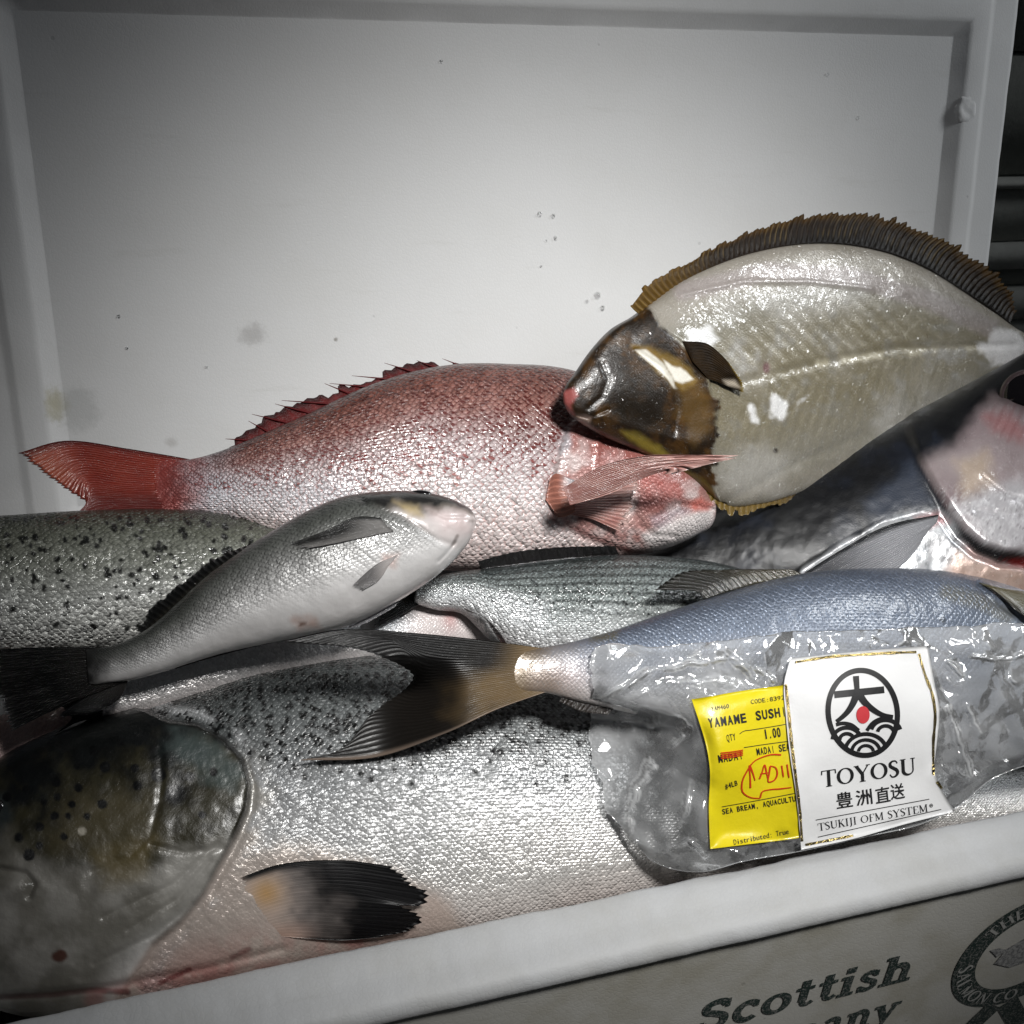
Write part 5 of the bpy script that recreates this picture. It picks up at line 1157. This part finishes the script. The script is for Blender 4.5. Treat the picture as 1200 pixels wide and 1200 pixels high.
def arc(cx, cy, rx, ry, a0, a1, n=14):
    q = np.radians(np.linspace(a0, a1, n)); return np.c_[cx + rx * np.cos(q), cy + ry * np.sin(q)]
def oring(cx, cy, rx, ry, thick, thin, n=40):                      # letter O with contrast
    q = np.linspace(0, 2 * np.pi, n, endpoint=False); w = thin + (thick - thin) * np.abs(np.cos(q)) ** 1.3
    return np.c_[cx + rx * np.cos(q), cy + ry * np.sin(q)], w
K, N_, SE = .17, .055, .05
def seri(x, y, l=.16): return ([(x - l, y), (x + l, y)], SE)
SERIF = {   # name: (advance, [(points, width, close)])
 'T': (.80, [([(.40, 0), (.40, 1)], K), ([(.03, .97), (.77, .97)], N_), ([(.045, .99), (.03, .74)], .06), ([(.755, .99), (.77, .74)], .06), seri(.40, .025)]),
 'O': (.95, ['O']),
 'Y': (.84, [([(.12, .98), (.43, .46)], K), ([(.74, .98), (.43, .46)], .07), ([(.43, .5), (.43, 0)], K), seri(.43, .025), seri(.12, .975, .13), seri(.74, .975, .11)]),
 'S': (.62, ['S']),
 'U': (.86, ['U', seri(.18, .975, .15), seri(.70, .975, .12)]),
 'K': (.84, [([(.2, 0), (.2, 1)], K), ([(.66, .97), (.24, .45)], .065), ([(.36, .56), (.72, .0)], K), seri(.2, .025), seri(.2, .975), seri(.66, .975, .12), seri(.72, .025, .12)]),
 'I': (.44, [([(.22, 0), (.22, 1)], K), seri(.22, .025), seri(.22, .975)]),
 'J': (.46, [(np.r_[[(.26, 1), (.26, .6), (.26, .2)], arc(.12, .1, .14, .22, 0, -90, 6)], K), seri(.26, .975)]),
 'F': (.68, [([(.2, 0), (.2, 1)], K), ([(.2, .97), (.62, .97)], N_), ([(.2, .52), (.48, .52)], N_), ([(.61, .99), (.63, .76)], .06), seri(.2, .025)]),
 'E': (.72, [([(.2, 0), (.2, 1)], K), ([(.2, .97), (.62, .97)], N_), ([(.2, .52), (.48, .52)], N_), ([(.2, .03), (.64, .03)], N_), ([(.61, .99), (.63, .76)], .06), ([(.63, .01), (.66, .24)], .06)]),
 'M': (1.05, [([(.17, 0), (.17, 1)], .07), ([(.17, .98), (.5, .08)], K), ([(.84, .98), (.5, .08)], .07), ([(.86, 0), (.86, 1)], K), seri(.17, .025, .12), seri(.86, .025), seri(.14, .975, .12), seri(.88, .975, .12)]),
 'N': (.90, [([(.17, 0), (.17, 1)], .08), ([(.17, .98), (.73, .04)], K), ([(.73, 0), (.73, 1)], .08), seri(.17, .025, .12), seri(.73, .975, .12), seri(.14, .975, .1)]),
 'A': (.86, [([(.1, 0), (.42, 1)], .08), ([(.42, 1), (.74, 0)], K), ([(.22, .34), (.62, .34)], N_), seri(.1, .025, .12), seri(.74, .025, .13)]),
 'L': (.70, [([(.2, 0), (.2, 1)], K), ([(.2, .03), (.62, .03)], N_), ([(.61, .01), (.64, .26)], .06), seri(.2, .975)]),
 'C': (.80, ['C']), 'H': (.92, [([(.2, 0), (.2, 1)], K), ([(.72, 0), (.72, 1)], K), ([(.2, .5), (.72, .5)], N_), seri(.2, .025, .14), seri(.72, .025, .14), seri(.2, .975, .14), seri(.72, .975, .14)]),
 ' ': (.42, []), '.': (.3, []),
}
def glyph_S(k): 
    P = spline([(.50, .80), (.42, .95), (.28, .97), (.13, .86), (.13, .70), (.30, .54), (.46, .40), (.50, .22), (.36, .04), (.20, .03), (.09, .20)], 30)
    return P, k * (.35 + .75 * np.sin(np.linspace(0, np.pi, 30)) ** 1.5)
def text_strokes(ink, txt, table, p0, p1, h, up=None, kw=1.0):
    """lay text from p0 to p1 (pixel baseline), cap height h px, optional up vector"""
    p0 = np.array(p0, float); p1 = np.array(p1, float)
    adv = sum(table[c][0] for c in txt); ax = (p1 - p0) / adv
    u = np.array(up, float) if up is not None else np.array([ax[1], -ax[0]]) / np.linalg.norm(ax)
    u = u / np.linalg.norm(u) * h
    x = 0
    sc_ = np.linalg.norm(ax)
    for c in txt:
        a, st = table[c]
        for s in st:
            if isinstance(s, str):
                if s == 'O': P, w = oring(a / 2, .5, a / 2 - .11, .45, K, .06); cl = True
                elif s == 'S': P, w = glyph_S(K); cl = False
                elif s == 'U': P = np.r_[[(.18, .98), (.18, .6), (.18, .32)], arc(.44, .30, .26, .26, 180, 360, 12), [(.70, .5), (.70, .98)]]; w = np.interp(np.linspace(0, 1, len(P)), [0, .35, .7, 1], [K, K, .07, .07]); cl = False
                elif s == 'C': P = arc(.46, .5, .36, .46, 50, 310, 26); w = .06 + (K - .06) * np.abs(np.cos(np.radians(np.linspace(50, 310, 26)))) ** 1.2; cl = False
            else: P, w, cl = np.asarray(s[0], float), s[1], False
            if len(P) == 2: P = np.linspace(P[0], P[1], 5)
            V, Fq = strip(P, np.asarray(w) * kw, cl)
            Q = p0 + (x + V[:, :1]) * ax + V[:, 1:] * u
            ink.add(Q, Fq)
        x += a
def font_text(ink, txt, p0, p1, h, up=None, bold=0.0):
    if len(txt) > 1:                                # fixed pitch, like a label printer
        a_, b_ = np.array(p0, float), np.array(p1, float); n_ = len(txt)
        for i_, c_ in enumerate(txt):
            if c_ == ' ': continue
            f0, f1 = (.40, .60) if c_ in ".,:iIl1" else (.10, .90)
            if c_ in 'iIl1': f0, f1 = (.44, .56) if c_ in 'Il' else (.32, .62)
            font_text(ink, c_, a_ + (b_ - a_) * (i_ + f0) / n_, a_ + (b_ - a_) * (i_ + f1) / n_, h, up if up is not None else ((b_ - a_)[1], -(b_ - a_)[0]), bold)
        return
    cu = bpy.data.curves.new('t', 'FONT'); cu.body = txt; cu.resolution_u = 4; cu.offset = bold
    ob = bpy.data.objects.new('t', cu); COL.objects.link(ob)
    dg = bpy.context.evaluated_depsgraph_get(); me = bpy.data.meshes.new_from_object(ob.evaluated_get(dg))
    V = np.array([v.co[:2] for v in me.vertices]); Fc = [tuple(p.vertices) for p in me.polygons]
    bpy.data.objects.remove(ob); bpy.data.curves.remove(cu); bpy.data.meshes.remove(me)
    if not len(V): return
    x0, x1 = V[:, 0].min(), V[:, 0].max(); y0, y1 = V[:, 1].min(), V[:, 1].max()
    if txt.isascii(): y0 = 0.0; y1 = .70
    p0 = np.array(p0, float); p1 = np.array(p1, float); ax = p1 - p0
    u = np.array(up, float) if up is not None else np.array([ax[1], -ax[0]])
    u = u / np.linalg.norm(u) * h
    ink.add(p0 + ((V[:, :1] - x0) / (x1 - x0)) * ax + ((V[:, 1:] - y0) / (y1 - y0)) * u, Fc)

# yellow sticker print
I = Ink()
UPY = (-.16, -1)
font_text(I, 'YAM460', (833.5, 833.5), (855, 829.5), 5, UPY)
font_text(I, 'CODE:8392', (880, 825), (920, 819.5), 5, UPY)
font_text(I, 'YAMAME', (829.5, 853), (876, 846), 10.5, UPY, .03)
font_text(I, 'SUSHI', (886, 844), (923, 838.5), 10.5, UPY, .03)
font_text(I, 'QTY', (852, 869), (863, 867), 8, UPY)
font_text(I, '1.00', (896, 866), (916, 863), 11, UPY, .02)
font_text(I, 'MADAI', (842, 894), (872, 889), 9, UPY, .02)
font_text(I, 'MADAI SEA', (887, 885), (926, 879), 8, UPY, .02)
font_text(I, '#4LB', (850, 925), (865, 920), 6, UPY, .02)
font_text(I, 'SEA BREAM, AQUACULTURE', (846.5, 954.5), (942, 937), 6.2, UPY, .02)
font_text(I, 'Distributed: True', (860, 990), (925, 977), 6.2, UPY)
for L in ([(867, 860), (871, 857), (880, 855.5), (905, 851.5), (925, 848)], [(872, 876), (895, 872.5), (925, 868.5)], [(846, 945.5), (880, 939.5), (935, 929)]): I.line(L, .8, 16)
I.build('printed_text', S_bag, OFF_Y + .0004, m_black, yl)
I = Ink()
C4 = lambda pts: [(800 + x / 5.713, 790 + y / 5.713) for x, y in pts]
for L, w in (([(455, 762), (453, 690), (450, 612), (468, 655), (486, 712)], 1.9), ([(515, 702), (532, 660), (550, 608), (562, 655), (572, 704)], 1.7), ([(522, 668), (574, 660)], 1.4), ([(588, 615), (580, 670), (576, 722), (612, 712), (634, 672), (622, 625), (586, 614)], 1.8),
             ([(664, 612), (670, 650), (676, 690)], 1.7), ([(700, 604), (706, 650), (714, 694)], 1.7), ([(660, 540), (600, 538), (545, 552), (480, 584), (432, 650), (398, 730), (402, 788), (450, 824), (520, 832)], 1.7), ([(520, 828), (534, 788), (580, 774), (650, 768), (730, 758)], 1.6)):
    I.line(C4(L), w * np.interp(np.linspace(0, 1, 26), [0, .3, .7, 1], [1.1, .8, 1.05, .6]), 26)
for k in range(4): I.line(C4([(255, 528 + 12 * k), (330, 520 + 12 * k), (405, 508 + 11 * k)]), 1.3, 10)
I.build('handwriting', S_bag, OFF_Y + .0007, m_marker, yl)

# white sticker print
I = Ink()
text_strokes(I, 'TOYOSU', SERIF, (963, 923), (1074, 907), 19.5, up=(-.05, -1), kw=1.0)
UPW = (-.10, -1)
for ch, a, b in (('豊', (981, 948), (1000, 945)), ('洲', (1004, 945), (1023, 942)), ('直', (1027, 942), (1044, 939)), ('送', (1044.5, 938), (1061, 935.5))): font_text(I, ch, a, b, 18.5, UPW, .012)
text_strokes(I, 'TSUKIJI OFM SYSTEM', SERIF, (959, 974), (1088, 951), 9, up=UPW, kw=.75)
I.line(arc(1091.3, 944, 1.7, 1.9, 0, 345, 16), .7, close=True); I.disc(1091.3, 944, .8, .9, 10)
for a, b in (((956, 961), (1089, 936.5)), ((958.5, 981), (1103, 948.5))): I.line(np.linspace(a, b, 16), .9)
C3 = lambda pts: np.array([(800 + x / 3.75, 750 + y / 3.75) for x, y in pts])
cx, cy = 792, 320
q = np.linspace(0, 2 * np.pi, 72, endpoint=False); tl_ = .06
ov = np.c_[cx + 152 * np.cos(q) + tl_ * 190 * np.sin(q), cy + 187 * np.sin(q) - .02 * 150 * np.cos(q)]
I.line(C3(ov), 23 / 3.75, close=True)
I.line(C3(np.linspace((667, 240), (886, 218), 8)), 30 / 3.75)
I.line(C3([(762, 158), (765, 195), (768, 235)]), np.linspace(7, 5.6, 10), 10)
I.line(C3([(768, 228), (752, 272), (728, 312), (694, 345), (676, 358)]), np.linspace(9.0, 4.6, 16), 16)
I.line(C3([(772, 228), (796, 268), (836, 305), (880, 330), (925, 338)]), np.linspace(9.0, 4.6, 16), 16)
def seigaiha(cx, cy, radii, a0, a1, w, sq=.86):
    for r in radii: I.line(C3(arc(cx, cy, r, r * sq, a0, a1, 22)), w / 3.75)
seigaiha(722, 438, (62,), 182, 342, 18); seigaiha(722, 438, (31,), 176, 352, 16)
seigaiha(893, 408, (66,), 196, 345, 18); seigaiha(893, 408, (36,), 190, 358, 16)
seigaiha(806, 492, (92,), 196, 342, 17); seigaiha(806, 492, (62,), 190, 348, 15); seigaiha(806, 492, (33,), 185, 352, 14)
I.line(C3([(675, 372), (700, 366), (740, 372), (775, 398)]), 4.2, 12); I.line(C3([(810, 398), (838, 362), (880, 344), (922, 350)]), 4.2, 12)
I.build('printed_text', S_bag, OFF_W + .0004, m_black, wl)
I = Ink(); I.disc(*C3([(793, 329)])[0], 7.8, 10.2); I.build('red_dot', S_bag, OFF_W + .0005, m_dot, wl)
I = Ink()
for L in ([(932, 776), (970, 770), (1010, 767), (1045, 765), (1074, 764)], [(1077, 766), (1084, 790), (1093, 815), (1096, 835), (1094, 870), (1094, 908)], [(1098, 916), (1104, 924)], [(921, 802), (925, 840), (929, 880), (934, 920), (938, 955), (940, 986)], [(944, 990), (975, 984), (1000, 979)]):
    n = 40; P = spline(L, n); I.add(*strip(P, 3.2 * (.45 + .9 * fbm(P[:, 0], P[:, 1], 9, 230))))
I.build('gold_edge', S_bag, OFF_W + .0005, m_gold, wl)

# ------------------------------------------------------------------ lettering on the front of the foam box
def S_wall(px, py, off=0.0):
    return at_y(np.asarray(px, float), np.asarray(py, float), WALLY - .0009) - np.array([0, 1., 0]) * np.asarray(off)[..., None] if np.ndim(off) else at_y(np.asarray(px, float), np.asarray(py, float), WALLY - .0009 - off)
def wall2(px, py): P = S_wall(np.array(px, float), np.array(py, float)); return np.array([P[0], P[2]])
def S_wallxz(x, z, off=0.0): return np.stack([x, np.full_like(x, WALLY - .0008) - off, z], -1)
kg = NT('box_print'); Pg = kg.pos()
gp = kg.mixc(kg.ramp(kg.noise(Pg, 700, 3, .7), .50, .62), (.018, .035, .030, 1), (.20, .20, .19, 1))
m_print = kg.surf(kg.bsdf(Base_Color=gp, Roughness=.6))
gp2 = NT('box_print_pale'); m_print2 = gp2.surf(gp2.bsdf(Base_Color=(.42, .42, .40, 1), Roughness=.6))
gp3 = NT('box_print_fish'); Pq = gp3.pos(); m_print3 = gp3.surf(gp3.bsdf(Base_Color=gp3.mixc(gp3.ramp(gp3.noise(Pq, 420, 4, .7), .4, .6), (.17, .17, .175, 1), (.40, .40, .39, 1)), Roughness=.6))
T_, H_ = .20, .115
def sl(x, y, l=.17): return ([(x - l, y), (x + l, y)], H_)
SLAB = {
 'S': (.78, [(spline([(.62, .80), (.52, .93), (.34, .94), (.18, .84), (.18, .66), (.40, .54), (.60, .40), (.60, .20), (.44, .06), (.24, .07), (.13, .22)], 26), .19), ([(.635, .98), (.635, .70)], .10), ([(.12, .02), (.12, .32)], .10)]),
 's': (.58, [(spline([(.46, .54), (.36, .65), (.22, .64), (.15, .52), (.28, .38), (.44, .28), (.44, .12), (.28, .05), (.12, .14)], 22), .15), ([(.46, .68), (.46, .48)], .08), ([(.11, .0), (.11, .22)], .08)]),
 'c': (.66, [(arc(.36, .35, .24, .30, 45, 315, 22), .18), ([(.53, .66), (.53, .46)], .12)]),
 'o': (.72, ['o']),
 't': (.54, [([(.26, .92), (.26, .55), (.26, .2)], T_), (spline([(.26, .25), (.30, .09), (.40, .06), (.50, .14)], 8), .13), ([(.06, .64), (.48, .64)], H_)]),
 'i': (.44, [([(.22, .0), (.22, .68)], T_), sl(.22, .055, .19), sl(.16, .64, .12), ([(.22, .80), (.22, .99)], .22)]),
 'h': (.84, [([(.22, 0), (.22, 1)], T_), sl(.22, .055, .19), sl(.17, .95, .13), (spline([(.22, .50), (.34, .63), (.50, .64), (.60, .52), (.60, .30), (.60, .0)], 16), .18), sl(.60, .055, .19)]),
 'n': (.84, [([(.22, 0), (.22, .68)], T_), sl(.22, .055, .19), sl(.17, .63, .13), (spline([(.22, .50), (.34, .63), (.50, .64), (.60, .52), (.60, .30), (.60, .0)], 16), .18), sl(.60, .055, .19)]),
 'a': (.72, [(spline([(.14, .58), (.30, .66), (.46, .60), (.48, .40), (.48, .12), (.60, .05)], 14), .17), (arc(.30, .20, .17, .15, 20, 360, 16), .14)]),
 'y': (.78, [([(.16, .66), (.40, .08)], .19), ([(.64, .66), (.40, .08), (.28, -.22), (.12, -.24)], .12), sl(.15, .63, .15), sl(.64, .63, .14)]),
 'm': (1.22, [([(.22, 0), (.22, .68)], T_), (spline([(.22, .5), (.36, .64), (.50, .62), (.56, .46), (.56, 0)], 12), .18), (spline([(.56, .5), (.70, .64), (.86, .62), (.92, .46), (.92, 0)], 12), .18), sl(.22, .055), sl(.56, .055, .14), sl(.94, .055)]),
 'p': (.78, [([(.22, -.3), (.22, .68)], T_), (arc(.42, .35, .22, .28, 150, -150, 18), .16), sl(.22, -.27)]),
 'C': (.86, [(arc(.46, .5, .34, .42, 45, 315, 26), .20), ([(.70, .96), (.70, .66)], .11)]), ' ': (.4, []),
}
def slab_text(ink, txt, x0, z0, x1, h, slant=0.0):
    adv = sum(SLAB[c][0] for c in txt); k = (x1 - x0) / adv; x = 0
    for c in txt:
        a, st = SLAB[c]
        for s in st:
            cl = False
            if isinstance(s, str): P, w = oring(.36, .35, .245, .29, .19, .12); cl = True
            else: P, w = np.asarray(s[0], float), s[1]
            if len(P) == 2: P = np.linspace(P[0], P[1], 4)
            V, Fq = strip(P, w, cl)
            ink.add(np.c_[x0 + (x + V[:, 0]) * k + slant * V[:, 1] * h, z0 + V[:, 1] * h], Fq)
        x += a
I = Ink()
a = wall2(815, 1207); b = wall2(1066, 1152); tp = wall2(1048, 1126); bt = wall2(1040, 1157)
z0 = (a[1] + b[1]) / 2; capH = (tp[1] - b[1])
slab_text(I, 'Scottish', a[0], z0, b[0], capH, 0)
rt = wall2(1058, 1172)
slab_text(I, 'Company', rt[0] - (b[0] - a[0]) * .98, rt[1] - capH * .70, rt[0], capH, 0)
I.build('lettering', lambda x, z, o: S_wallxz(x, z, o), .0, m_print, box)
# round emblem: fit a circle on the wall through points of its outer edge
pts = np.array([wall2(*p) for p in ((1115, 1145), (1130, 1168), (1145, 1178), (1170, 1180), (1200, 1061), (1160, 1085), (1135, 1109), (1121, 1127))])
Mx = np.c_[2 * pts, np.ones(len(pts))]; so, *_ = np.linalg.lstsq(Mx, (pts ** 2).sum(1), rcond=None)
ex, ez = so[0], so[1]; er = math.sqrt(so[2] + ex * ex + ez * ez)
I = Ink(); I.line(np.c_[arc(ex, ez, er * .84, er * .84, 0, 356, 90)], er * .32, close=True)
I.line([(ex - er * .10, ez - er * 1.0), (ex - er * .30, ez - er * 1.30), (ex - er * .52, ez - er * 1.62)], er * .30, 8)
I.line([(ex + er * .10, ez - er * 1.0), (ex + er * .30, ez - er * 1.30), (ex + er * .52, ez - er * 1.62)], er * .30, 8)
I.build('emblem_ring', S_wallxz, .0, m_print, box)
I = Ink()
def ring_text(txt, mid_deg, inward, spread, rad=.84, hh=.20):
    tot = sum(SERIF[c][0] for c in txt); ang = mid_deg + (spread / 2 if not inward else -spread / 2)
    for c in txt:
        a_, st = SERIF[c]; da = spread * a_ / tot; mid = ang + (-da / 2 if not inward else da / 2); m = math.radians(mid)
        up = np.array([math.cos(m), math.sin(m)]) * (1 if not inward else -1); rt_ = np.array([up[1], -up[0]])
        ctr = np.array([ex, ez]) + er * rad * np.array([math.cos(m), math.sin(m)]) - up * er * hh / 2
        wd = er * math.radians(da) * rad
        pp = ctr - rt_ * wd / 2
        J = Ink(); text_strokes(J, c, SERIF, pp, pp + rt_ * wd, er * hh, up=up, kw=1.0)
        I.add(J.V, J.F)
        ang += -da if not inward else da
ring_text('SALMON CO', 231, True, 104)
I.build('emblem_text', S_wallxz, .0004, m_print2, box)
I = Ink(); ring_text('THE', 126, False, 38)
I.build('emblem_text', S_wallxz, .0004, m_print2, box)
I = Ink()
I.add([(ex - er * .40, ez - er * .10), (ex - er * .30, ez + er * .14), (ex - er * .05, ez + er * .28), (ex + er * .25, ez + er * .22), (ex + er * .45, ez), (ex + er * .2, ez - er * .22), (ex - er * .12, ez - er * .26)], [(0, 1, 2, 3, 4, 5, 6)])
I.add([(ex - er * .40, ez + er * .02), (ex - er * .56, ez + er * .20), (ex - er * .44, ez + er * .20), (ex - er * .28, ez + er * .12)], [(0, 1, 2, 3)])
I.build('emblem_fish', S_wallxz, .0, m_print3, box)

# ------------------------------------------------------------------ put each thing's Empty at its base
bpy.context.view_layer.update()
for o in list(COL.objects):
    if o.type == 'EMPTY' and o.parent is None:
        P = []
        for ch in o.children_recursive:
            if ch.type == 'MESH': P += [np.array(ch.matrix_world @ Vector(c)) for c in ch.bound_box]
        if not P: continue
        P = np.array(P); b = ((P[:, 0].min() + P[:, 0].max()) / 2, (P[:, 1].min() + P[:, 1].max()) / 2, P[:, 2].min())
        o.location = b
        for ch in o.children: ch.matrix_parent_inverse = Matrix.Translation(-Vector(b))
        if '_base' in o: del o['_base']
